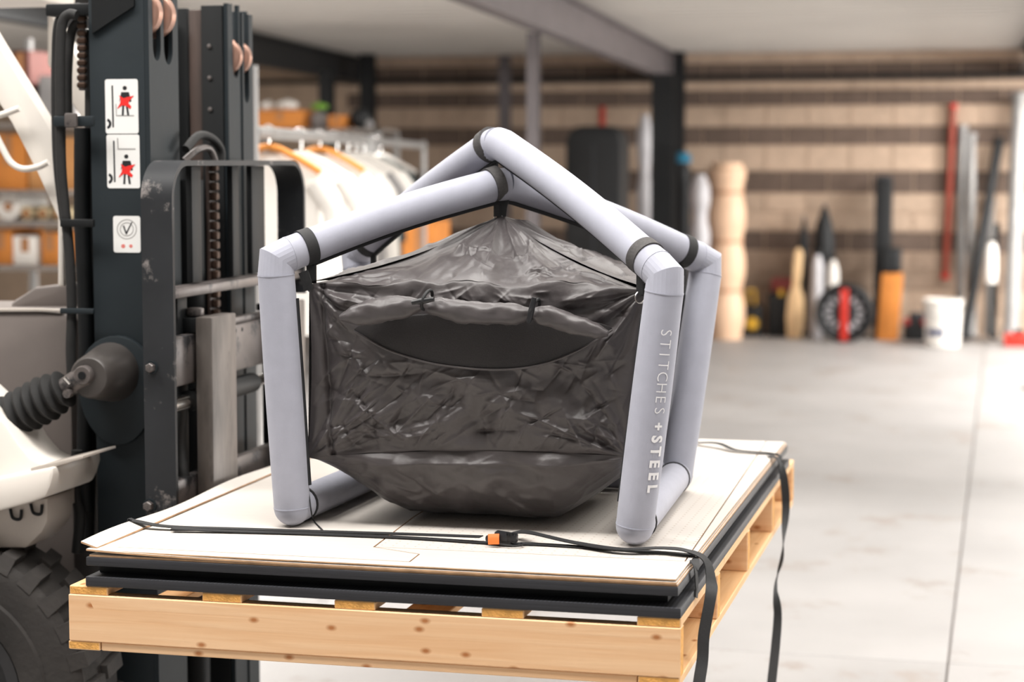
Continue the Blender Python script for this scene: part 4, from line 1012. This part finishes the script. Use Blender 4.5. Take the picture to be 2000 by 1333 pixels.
def garment(t, m, hang, label, wdt=0.22, ln=0.72, dp=0.028, rl=None):
    A_, B_, rd_, s = rl or (ra, rb, rd1, rs2); c = A_.lerp(B_, t); of = -0.034 if hang is C_hang else 0.0
    g = thing('shirt', label, 'shirt', (c.x, c.y, 1.68 - ln), 'shirts on the rail')
    prof = [(0.00, 0.055), (0.015, 0.075), (0.05, 0.15), (0.09, wdt * 0.96), (0.16, wdt * 0.9), (0.4, wdt * 0.84), (ln * 0.8, wdt * 0.86), (ln, wdt * 0.88)]
    rings = []
    for k, (dz, w_) in enumerate(prof):
        ring = []
        for j in range(24):
            an = 2 * PI * j / 24; wob = 1 + 0.25 * math.sin(an * 5 + k + t * 40) * (dz / ln)
            ring.append(c + s * (w_ * math.cos(an)) + rd_ * (dp * (0.5 + 0.6 * dz / ln) * math.sin(an) * wob) + Vector((0, 0, -0.08 - dz)))
        rings.append(ring)
    rings_mesh('shirt_body', rings, m, g, smooth=70)
    for e in (-1, 1):
        p0 = c + s * (e * wdt * 0.82) + Vector((0, 0, -0.19)); p1 = c + s * (e * (wdt + 0.03)) + Vector((0, 0, -0.30)); p2 = c + s * (e * (wdt + 0.045)) + Vector((0, 0, -0.44))
        tube('sleeve', smooth_path([p0, p1, p2], 4), [0.05] * 4 + [0.046] * 5, m, g, 12)
    hp = [c + s * (e * 0.205) + Vector((0, 0, z)) for e, z in ((-1, -0.165), (-0.5, -0.105), (0, -0.065), (0.5, -0.105), (1, -0.165))]
    tube('hanger', smooth_path([p + rd_ * of + Vector((0, 0, 0.012 if of else -0.012)) for p in hp], 5), 0.014, hang, g, 10)
    hk = [c + rd_ * of + Vector((0, 0, -0.055)), c + rd_ * (of * 0.8) + Vector((0, 0, 0.0)), c + s * 0.030 + Vector((0, 0, 0.012)), c + s * 0.006 + Vector((0, 0, 0.032)), c + s * -0.028 + Vector((0, 0, 0.012))]
    tube('hanger_hook', smooth_path(hk, 5), 0.004, M_chrome, g, 8)
    return g
for t, m, h, lab in ((0.10, C_white, C_hang, 'white shirt on an orange hanger, nearest the forklift mast'), (0.33, C_white, C_white, 'white shirt on a white hanger, second along the rail'), (0.50, C_white, C_hang, 'large white shirt on an orange wooden hanger above the tube roof'),
                     (0.66, C_white, C_white, 'white shirt behind the large white one, pale hanger'), (0.78, C_grey, C_white, 'grey shirt between white ones near the far end of the rail'), (0.87, C_white, C_white, 'white shirt just beyond the grey one'), (0.96, C_white, C_white, 'last white shirt at the far end of the crowded rail')):
    garment(t, m, h, lab)

# storage shelf with boxes behind the rail
def shelf(name, label, x0, x1, y0, y1, zs, ztop):
    t = thing(name, label, 'shelf', ((x0 + x1) / 2, (y0 + y1) / 2, 0))
    for x in (x0, x1):
        for y in (y0, y1): box('post', (x - 0.02, y - 0.02, 0), (x + 0.02, y + 0.02, ztop), C_sil, t, 0.003)
    for z in zs: box('shelf_board', (x0 - 0.02, y0 - 0.02, z - 0.03), (x1 + 0.02, y1 + 0.02, z), plain('shelf_steel', (120, 112, 106)), t, 0.003)
    return t
def carton(px0, py0, px1, py1, Y, dp, m, label, z=None, cat='box', name='cardboard_box', group=None):
    a = P(px0, py0, Y=Y); b = P(px1, py1, Y=Y); z0 = b.z if z is None else z
    t = thing(name, label, cat, ((a.x + b.x) / 2, Y + dp / 2, z0), group)
    box('box_body', (a.x, Y, z0), (b.x, Y + dp, a.z), m, t, 0.006)
    mx = (a.x + b.x) / 2
    box('tape_strip', (mx - 0.025, Y - 0.002, z0 + (a.z - z0) * 0.45), (mx + 0.025, Y - 0.0004, a.z - 0.008), C_brown, t, 0)
    box('lid_flap', (a.x + 0.002, Y + 0.002, a.z + 0.0005), (mx - 0.002, Y + dp - 0.002, a.z + 0.004), m, t, 0)
    box('lid_flap', (mx + 0.002, Y + 0.002, a.z + 0.0005), (b.x - 0.002, Y + dp - 0.002, a.z + 0.004), m, t, 0)
    return a, b
YR = 14.2
s0, s1 = P(470, 252, Y=YR), P(735, 252, Y=YR)
zsh = s0.z
shelf('storage_shelf', 'tall silver shelf behind the clothes rail with boxes on its top board', s0.x, s1.x, YR + 0.05, YR + 0.5, (0.4, 1.05, zsh), zsh)
carton(503, 216, 590, 252, YR + 0.06, 0.35, C_orange, 'orange-brown box on the top shelf, white bags on it', zsh + 0.001)
carton(640, 226, 672, 252, YR + 0.10, 0.3, C_orange, 'small orange box on the top shelf beside a black bag', zsh + 0.001)
def blob(name, px, py, Y, rx, rz, m, label, cat, zb=None, sd=0.0, seg=20, dpt=None):
    """soft bag or bundle standing at zb"""
    c = P(px, py, Y=Y); z0 = c.z - rz if zb is None else zb
    t = thing(name, label, cat, (c.x, c.y, z0)); rings = []
    n = 12
    for i in range(n + 1):
        a = PI * (0.04 + 0.92 * i / n); zz = z0 + rz * (1 - math.cos(a)); k = max(0.12, math.sin(a)) ** 0.55
        ring = []
        for j in range(seg):
            an = 2 * PI * j / seg; w_ = 1 + 0.12 * noise.noise(Vector((math.cos(an) * 2, math.sin(an) * 2, zz * 9 + sd)))
            ring.append(Vector((c.x + rx * k * w_ * math.cos(an), c.y + (dpt or rx) * k * w_ * math.sin(an), zz)))
        rings.append(ring)
    rings_mesh('bag_body', rings, m, t, smooth=80)
    top = z0 + 2 * rz
    tube('bag_knot', smooth_path([(c.x - rx * 0.25, c.y, top - rz * 0.06), (c.x, c.y, top + rz * 0.12), (c.x + rx * 0.25, c.y, top - rz * 0.06)], 4), max(0.006, rx * 0.10), m, t, 8)
    return t
zb = P(550, 216, Y=YR + .06).z + 0.006
blob('plastic_bag', 524, 205, YR + 0.22, 0.055, 0.034, C_white, 'small white bag at the left on the orange-brown box', 'bag', zb, 1)
blob('plastic_bag', 562, 205, YR + 0.22, 0.085, 0.036, C_white, 'wider white bag at the right on the orange-brown box', 'bag', zb, 2)
blob('plastic_bag', 624, 230, YR + 0.3, 0.075, 0.065, C_grey, 'grey bag under the green one on the top shelf', 'bag', zsh + 0.001, 4)
blob('plastic_bag', 624, 208, YR + 0.3, 0.065, 0.025, C_green, 'bright green bag lying on a grey bag', 'bag', zsh + 0.146, 5)
blob('plastic_bag', 704, 232, YR + 0.25, 0.075, 0.075, C_black, 'black bag at the right end of the top shelf', 'bag', zsh + 0.001, 6)
blob('plastic_bag', 722, 240, YR + 0.12, 0.03, 0.03, C_grey, 'little pale bag in front of the black bag', 'bag', zsh + 0.001, 7)
# orange crate stack seen under the roof tube
carton(786, 432, 850, 560, 13.9, 0.4, C_orange, 'orange carton on the floor seen below the left roof tube', 0.001)
garment(0.12, plain('dark_green_cloth', (44, 58, 60), rough=0.85), C_white, 'dark green shirt hanging alone on the short rail', 0.17, 0.5, 0.03, rail2)

# left rack behind the overhead guard
YL = 10.2
l0, l1 = P(-30, 300, Y=YL), P(170, 300, Y=YL)
zl = [P(60, y, Y=YL).z for y in (520, 432, 372, 240)]
lr = shelf('storage_shelf', 'open storage rack at the left edge behind the white guard leg', l0.x, l1.x, YL + 0.03, YL + 0.55, [max(0.2, zl[0])] + zl[1:], zl[3] + 0.5)
carton(-20, 262, 52, 372, YL + 0.08, 0.4, C_orange, 'orange carton on the rack left of the white guard leg', zl[2] + 0.001)
carton(54, 270, 160, 372, YL + 0.08, 0.4, plain('tan_card', (196, 140, 84)), 'tan carton on the rack right behind the black hoses', zl[2] + 0.001)
carton(20, 100, 60, 240, YL + 0.08, 0.4, C_red, 'dark red carton on the upper board of the left rack', zl[3] + 0.001)
carton(75, 150, 150, 240, YL + 0.08, 0.4, C_grey, 'pale grey carton on the upper board of the left rack', zl[3] + 0.001)
def roll_thing(name, px, py, Y, r, ln, m, label, zb):
    c = P(px, py, Y=Y)
    t = thing(name, label, 'roll', (c.x, c.y, zb))
    lathe('roll_body', [(0.02, -ln / 2), (r, -ln / 2), (r, ln / 2), (0.02, ln / 2)], (c.x, c.y + ln / 2, zb + r), 1, m, t, 28)
    lathe('roll_core', [(0.0, 0), (0.022, 0), (0.022, 0.02), (0.0, 0.02)], (c.x, c.y - 0.018, zb + r), 1, C_brown, t, 16)
    return t
roll_thing('paper_roll', 17, 405, YL + 0.1, 0.075, 0.35, C_white, 'white roll on the left rack, beside three yellowish rolls', zl[1] + 0.001)
for i, (x, lab) in enumerate(((52, 'yellowish roll next to the white roll on the rack'), (84, 'second yellowish roll on the rack'), (114, 'yellowish roll on the rack closest to the hoses'))):
    roll_thing('paper_roll', x, 412, YL + 0.1, 0.038, 0.35, C_yrol, lab, zl[1] + 0.001)
carton(-20, 450, 22, 520, YL + 0.08, 0.4, C_orange, 'orange carton low on the left rack', max(0.2, zl[0]) + 0.001)
carton(24, 462, 74, 520, YL + 0.1, 0.4, C_white, 'white carton low on the left rack', max(0.2, zl[0]) + 0.001)
carton(80, 455, 115, 520, YL + 0.08, 0.4, C_orange, 'narrow orange carton low on the rack by the hoses', max(0.2, zl[0]) + 0.001)

# --- things along the back wall
def standing_roll(name, px, r, ytop, Y, m, label, cat='roll', bands=0, amp=0.0, cap=None, band_m=None):
    c = P(px, 500, Y=Y); zt = P(px, ytop, Y=Y).z
    t = thing(name, label, cat, (c.x, c.y, 0)); n = 48; prof = [(0.0, 0.001)]
    for i in range(n + 1):
        u = i / n; z = 0.001 + (zt - 0.002) * u
        k = 1 - amp * (abs(math.cos(PI * u * max(1, bands))) ** 3 if bands else 0)
        if u > 0.97: k *= 0.8
        prof.append((r * k, z))
    prof.append((0.0, zt))
    lathe('roll_wrap', prof, (c.x, c.y, 0), 2, m, t, 24, 80)
    for i in range(1, int(bands) + (1 if bands % 1 else 0)):
        z = zt * i / bands
        rr = r * (1 - amp) + 0.006; lathe('tie_band', [(rr - 0.012, z - 0.02), (rr, z - 0.018), (rr, z + 0.018), (rr - 0.012, z + 0.02)], (c.x, c.y, 0), 2, band_m or m, t, 24)
    if cap: lathe('roll_cap', [(0.0, zt + 0.002), (r * 1.0, zt + 0.002), (r * 1.1, zt + 0.03), (r * 0.75, zt + 0.09), (0.0, zt + 0.10)], (c.x, c.y, 0), 2, cap, t, 20)
    return t
standing_roll('fabric_roll', 1418, 0.185, 318, 18.7, C_cream, 'thick cream roll tied in bulges, standing right of the tube frame', bands=3.6, amp=0.17, band_m=plain('tan_band', (196, 150, 118)))
standing_roll('fabric_roll', 1366, 0.095, 342, 18.36, C_plast, 'slim milky white roll beside the thick cream roll', bands=4, amp=0.3)
standing_roll('fabric_roll', 1331, 0.085, 318, 18.62, C_black, 'black roll with a blue cap by the dark column', cap=C_blue)
standing_roll('fabric_roll', 1258, 0.075, 224, 18.3, C_plast, 'tall pale roll left of the dark column', bands=4, amp=0.35)
p = P(1303, 400, Y=17.95)
pk = thing('wooden_plank', 'narrow orange-brown plank leaning beside the dark column', 'plank', (p.x, p.y, 0))
obox('plank_board', (p.x, p.y + 0.1, 0.80), (0.03, 0, 0), (0, 0.012, 0.0), (0, 0.1, 0.80), C_hang, pk, 0.002); obox('plank_cleat', (p.x, p.y + 0.12, 1.2), (0.034, 0, 0), (0, 0.008, 0), (0, 0.01, 0.04), C_brown, pk, 0.002)
# tall black cover behind the roof tubes
p = P(1158, 400, Y=16.2); zt = P(1158, 246, Y=16.2).z
bc_ = thing('garment_bag', 'tall black padded cover with rounded top behind the right roof tube', 'cover', (p.x, p.y, 0))
prism('cover_body', [(p.x - 0.235, 0.02), (p.x + 0.235, 0.02), (p.x + 0.235, zt - 0.12), (p.x + 0.20, zt - 0.04), (p.x + 0.12, zt), (p.x - 0.12, zt), (p.x - 0.20, zt - 0.04), (p.x - 0.235, zt - 0.12)], 1, 16.2, 16.6, C_black, bc_, 0.03)
box('cover_zip', (p.x - 0.01, 16.185, 0.2), (p.x + 0.01, 16.199, zt - 0.15), C_char, bc_, 0.002)
for e in (-0.2, 0.17): box('cover_foot', (p.x + e, 16.25, 0), (p.x + e + 0.03, 16.5, 0.02), C_char, bc_, 0)
tag(box('red_tag', (P(1171, 240, Y=WY - .03).x, WY - 0.03, P(1171, 248, Y=WY - .03).z), (P(1181, 240, Y=WY - .03).x, WY - 0.018, P(1176, 208, Y=WY - .03).z), C_redp, None, 0.003), 'small orange-red strip on the block wall above the black cover', 'strip')
YW = 18.95
def stand(px, Y=YW): q = P(px, 600, Y=Y); return q.x
# small black case with yellow disc
x = stand(1466)
t = thing('tool_case', 'small black case with a yellow disc on the floor beside the cream roll', 'case', (x, YW, 0))
box('case_body', (x - 0.10, YW, 0), (x + 0.10, YW + 0.2, 0.30), C_black, t, 0.02, 3); lathe('yellow_disc', [(0.0, -0.001), (0.055, -0.001), (0.06, -0.015), (0.0, -0.02)], (x + 0.02, YW, 0.13), 1, C_yel, t, 24)
tube('case_handle', smooth_path([(x - 0.06, YW + 0.1, 0.295), (x - 0.05, YW + 0.1, 0.42), (x + 0.02, YW + 0.1, 0.43), (x + 0.03, YW + 0.1, 0.295)], 5), 0.012, C_yel, t, 8)
x = stand(1522)
t = thing('tool_box', 'black tool box with a dark red lid by the pale wooden paddle', 'box', (x, YW + 0.1, 0))
box('box_body', (x - 0.12, YW + 0.1, 0), (x + 0.12, YW + 0.32, 0.42), C_black, t, 0.015); box('box_lid', (x - 0.10, YW + 0.1, 0.4205), (x + 0.12, YW + 0.32, 0.56), plain('maroon_plastic', (110, 40, 36)), t, 0.03); box('lid_latch', (x - 0.02, YW + 0.085, 0.39), (x + 0.03, YW + 0.0995, 0.45), C_yel, t, 0.003)
# pale wooden paddle
x = stand(1553, YW - 0.05)
t = thing('wooden_paddle', 'pale wooden paddle with wide blade leaning on the block wall', 'paddle', (x, YW - 0.05, 0))
def blade(name, pts, y0, y1, m): return prism(name, [(x + a, z) for a, z in pts], 1, y0, y1, m, t, 0.006)
blade('paddle_blade', [(-0.075, 0.0), (0.06, 0.0), (0.085, 0.2), (0.075, 0.38), (0.04, 0.5), (-0.03, 0.5), (-0.07, 0.38), (-0.085, 0.2)], YW - 0.05, YW - 0.01, C_woodp)
blade('paddle_shaft', [(-0.03, 0.501), (0.04, 0.501), (0.055, 0.62), (0.065, 0.80), (0.035, 0.86), (-0.005, 0.84), (-0.025, 0.7)], YW - 0.045, YW - 0.012, C_woodp)
# closed black umbrellas
for px, yt, wd, lab in ((1568, 420, 0.055, 'shorter closed black umbrella beside the wooden paddle'), (1608, 396, 0.10, 'taller closed black umbrella behind the spoked wheel')):
    x = stand(px, YW + 0.2); zt = P(px, yt, Y=YW + 0.2).z
    t = thing('umbrella', lab, 'umbrella', (x, YW + 0.2, 0), 'closed umbrellas by the wall')
    lathe('umbrella_canopy', [(0.0, 0.12), (wd * 0.5, 0.14), (wd, 0.55), (wd * 1.05, zt - 0.42), (wd * 0.8, zt - 0.22), (wd * 0.3, zt - 0.06), (0.008, zt - 0.02), (0.0, zt - 0.02)], (x, YW + 0.2, 0), 2, C_black, t, 12, 20)
    tube('umbrella_shaft', [(x, YW + 0.2, 0.0), (x, YW + 0.2, zt)], 0.008, C_sil, t, 8)
for px, y0, y1, r, m, lab in ((1596, 490, 640, 0.055, C_plast, 'narrow milky bottle left of the spoked wheel'), (1626, 500, 640, 0.055, C_white, 'white bottle just above the spoked wheel')):
    x = stand(px, YW + 0.02); zt = P(px, y0, Y=YW + .02).z
    t = thing('bottle', lab, 'bottle', (x, YW + 0.02, 0), 'bottles by the wheel')
    lathe('bottle_body', [(0.0, 0.0), (r, 0.0), (r, zt - 0.14), (r * 0.55, zt - 0.06), (r * 0.45, zt - 0.04), (0, zt - 0.04)], (x, YW + 0.02, 0), 2, m, t, 20); lathe('bottle_cap', [(0.0, zt - 0.039), (r * 0.5, zt - 0.039), (r * 0.5, zt), (0, zt)], (x, YW + 0.02, 0), 2, C_black, t, 16)
# wheel with red bar
cw = P(1650, 599, Y=18.6); R_ = 0.275; cw.z = R_ + 0.001
t = thing('spoked_wheel', 'black wheel with pale spokes and an upright red bar, leaning by the wall', 'wheel', (cw.x, cw.y, 0))
lathe('tyre', [(0.19, -0.05), (0.24, -0.07), (0.265, -0.055), (R_, -0.02), (R_, 0.02), (0.265, 0.055), (0.24, 0.07), (0.19, 0.05), (0.19, -0.05)], cw, 1, C_black, t, 48)
lathe('disc', [(0.0, -0.01), (0.189, -0.01), (0.189, 0.03), (0.0, 0.03)], cw, 1, C_char, t, 40)
for k in range(14):
    a = 2 * PI * k / 14 + 0.1; d = Vector((math.cos(a), 0, math.sin(a))); n_ = Vector((-math.sin(a), 0, math.cos(a)))
    obox('spoke', cw + d * 0.150 + Vector((0, -0.016, 0)), d * 0.034, Vector((0, 0.004, 0)), n_ * 0.015, C_plast, t, 0.001)
lathe('hub', [(0.0, -0.03), (0.05, -0.03), (0.06, -0.0105), (0.0, -0.0105)], cw, 1, C_black, t, 24)
box('red_bar', (cw.x - 0.036, cw.y - 0.085, 0.02), (cw.x + 0.036, cw.y - 0.071, 0.50), C_redp, t, 0.004)
# dark post, black box, cardboard sleeve
x = stand(1723, YW + 0.15); zt = P(1723, 350, Y=YW + .15).z
t = thing('dark_post', 'square black post standing against the block wall behind a cardboard sleeve', 'post', (x, YW + 0.15, 0))
box('post_body', (x - 0.085, YW + 0.15, 0.0), (x + 0.075, YW + 0.3, zt), C_black, t, 0.01); box('post_cap', (x - 0.075, YW + 0.155, zt + 0.0005), (x + 0.065, YW + 0.295, zt + 0.03), C_char, t, 0.01)
x = stand(1737, YW - 0.1)
t = thing('cardboard_sleeve', 'upright orange-brown cardboard sleeve with a black top, right of the wheel', 'sleeve', (x, YW - 0.1, 0))
prism('sleeve_body', [(x - 0.115, 0), (x + 0.08, 0), (x + 0.115, 0.63), (x - 0.075, 0.63)], 1, YW - 0.1, YW + 0.04, C_orange, t, 0.006); box('sleeve_top', (x - 0.09, YW - 0.11, 0.631), (x + 0.10, YW + 0.05, 0.87), C_black, t, 0.03, 3)
# small red and black machine
x = stand(1788, YW - 0.05)
t = thing('power_tool', 'squat black power tool with red ends between cardboard sleeve and white bucket', 'power tool', (x, YW - 0.05, 0))
box('tool_body', (x - 0.11, YW - 0.05, 0), (x + 0.12, YW + 0.15, 0.20), C_black, t, 0.03, 3); box('tool_grip', (x - 0.06, YW, 0.2005), (x + 0.09, YW + 0.08, 0.26), C_char, t, 0.02)
for e in (-0.08, 0.09): lathe('red_end', [(0.0, 0.0), (0.035, 0.0), (0.035, -0.03), (0.0, -0.035)], (x + e, YW - 0.0505, 0.18), 1, plain('dim_red_plastic', (150, 40, 36)), t, 16)
# bucket
xb = stand(1842, 18.42); zt = P(1842, 585, Y=18.42).z
t = thing('bucket', 'white plastic bucket with a dark blue label on the floor by the wall', 'bucket', (xb, 18.42, 0))
lathe('bucket_body', [(0.0, 0.0), (0.145, 0.0), (0.155, 0.01), (0.170, zt - 0.03), (0.178, zt - 0.03), (0.178, zt), (0.165, zt), (0.150, 0.03), (0.0, 0.03)], (xb, 18.42, 0), 2, C_white, t, 36)
prism('bucket_label', [(xb - 0.13 + 0.02 * k / 6 * 6 / 6 + 0.13 * k / 6, 18.42 - math.sqrt(max(0, 0.1655 ** 2 - (-0.13 + 0.02 * k / 6 + 0.13 * k / 6) ** 2)) - 0.001) for k in range(7)] + [(xb - 0.13 + 0.02 * k / 6 + 0.13 * k / 6, 18.42 - math.sqrt(max(0, 0.1655 ** 2 - (-0.13 + 0.02 * k / 6 + 0.13 * k / 6) ** 2)) + 0.012) for k in range(6, -1, -1)], 2, 0.11, 0.16, C_lblue, t)
tube('bucket_handle', smooth_path([(xb - 0.180, 18.42, zt - 0.02), (xb - 0.14, 18.27, zt - 0.11), (xb, 18.225, zt - 0.15), (xb + 0.14, 18.27, zt - 0.11), (xb + 0.180, 18.42, zt - 0.02)], 6), 0.004, C_sil, t, 8)
# poles leaning against the wall
def pole(name, pa, pb, r, m, label, cat, Y0=18.9, Y1=19.38, foot_m=None, zb=None):
    a = P(*pa, Y=Y1); b = P(*pb, Y=Y0)
    if zb is None: b.z = max(b.z, r)
    t = thing(name, label, cat, (b.x, b.y, 0 if zb is None else b.z), 'poles leaning on the wall')
    tube('pole_shaft', [b, a], r, m, t, 14)
    d = (a - b).normalized()
    tube('pole_end', [b + d * 0.001, b + d * 0.05], r * 1.25, foot_m or m, t, 14); tube('pole_cap', [a - d * 0.04, a], r * 1.2, foot_m or m, t, 14)
    return t
rr = pole('red_rod', (1862, 203), (1846, 545), 0.032, C_redd, 'red rod fixed upright on the block wall above the white bucket', 'rod', 19.36, 19.38, C_redp, 1)
pole('silver_pole', (1881, 245), (1874, 655), 0.040, C_sil, 'thin silver pole right of the red rod', 'pole', 19.2, 19.38)
pole('silver_pole', (1897, 262), (1898, 657), 0.045, C_sil, 'second silver pole, behind the slanting black pole', 'pole', 18.95)
pole('black_pole', (1952, 272), (1884, 662), 0.048, C_black, 'slanting black pole leaning left of the thick silver pole', 'pole', 18.75, 19.3)
pole('silver_pole', (1935, 390), (1930, 655), 0.040, plain('dull_steel', (150, 148, 146), rough=0.5), 'short dull steel pole between the black poles', 'pole', 19.1)
pole('black_pole', (1948, 440), (1940, 660), 0.030, C_black, 'short thin black pole next to the thick silver pole', 'pole', 18.8)
pole('silver_pole', (1992, 185), (1975, 655), 0.075, C_sil, 'thick silver pole at the far right, beside the red tool box', 'pole', 18.8, 19.3)
x = stand(1934, 18.7)
t = thing('bottle', 'white bottle shape hanging among the poles at the right', 'bottle', (x, 18.72, 0.56)); c = P(1936, 510, Y=18.72)
lathe('bottle_body', [(0.0, c.z - 0.2), (0.05, c.z - 0.2), (0.058, c.z - 0.1), (0.05, c.z + 0.12), (0.02, c.z + 0.17), (0.0, c.z + 0.17)], (c.x, 18.72, 0), 2, C_white, t, 20); lathe('bottle_cap', [(0.0, c.z + 0.171), (0.018, c.z + 0.171), (0.018, c.z + 0.2), (0.0, c.z + 0.2)], (c.x, 18.72, 0), 2, C_black, t, 16)
x = stand(1985, 18.5)
t = thing('tool_box', 'small red tool box on the floor at the foot of the thick silver pole', 'box', (x, 18.5, 0))
box('box_body', (x - 0.10, 18.5, 0), (x + 0.16, 18.68, 0.11), C_redp, t, 0.012); box('box_handle', (x - 0.02, 18.56, 0.1105), (x + 0.08, 18.60, 0.15), C_black, t, 0.01)
p = P(1998, 762, Z=0)
t = thing('rubber_wedge', 'tiny dark wedge lying on the open floor at the right edge', 'wedge', (p.x, p.y, 0))
prism('wedge_body', [(p.x - 0.03, 0), (p.x + 0.12, 0), (p.x + 0.12, 0.05)], 1, p.y, p.y + 0.08, C_black, t, 0.004); box('wedge_heel', (p.x + 0.1205, p.y, 0.0), (p.x + 0.135, p.y + 0.08, 0.055), C_char, t, 0.002)
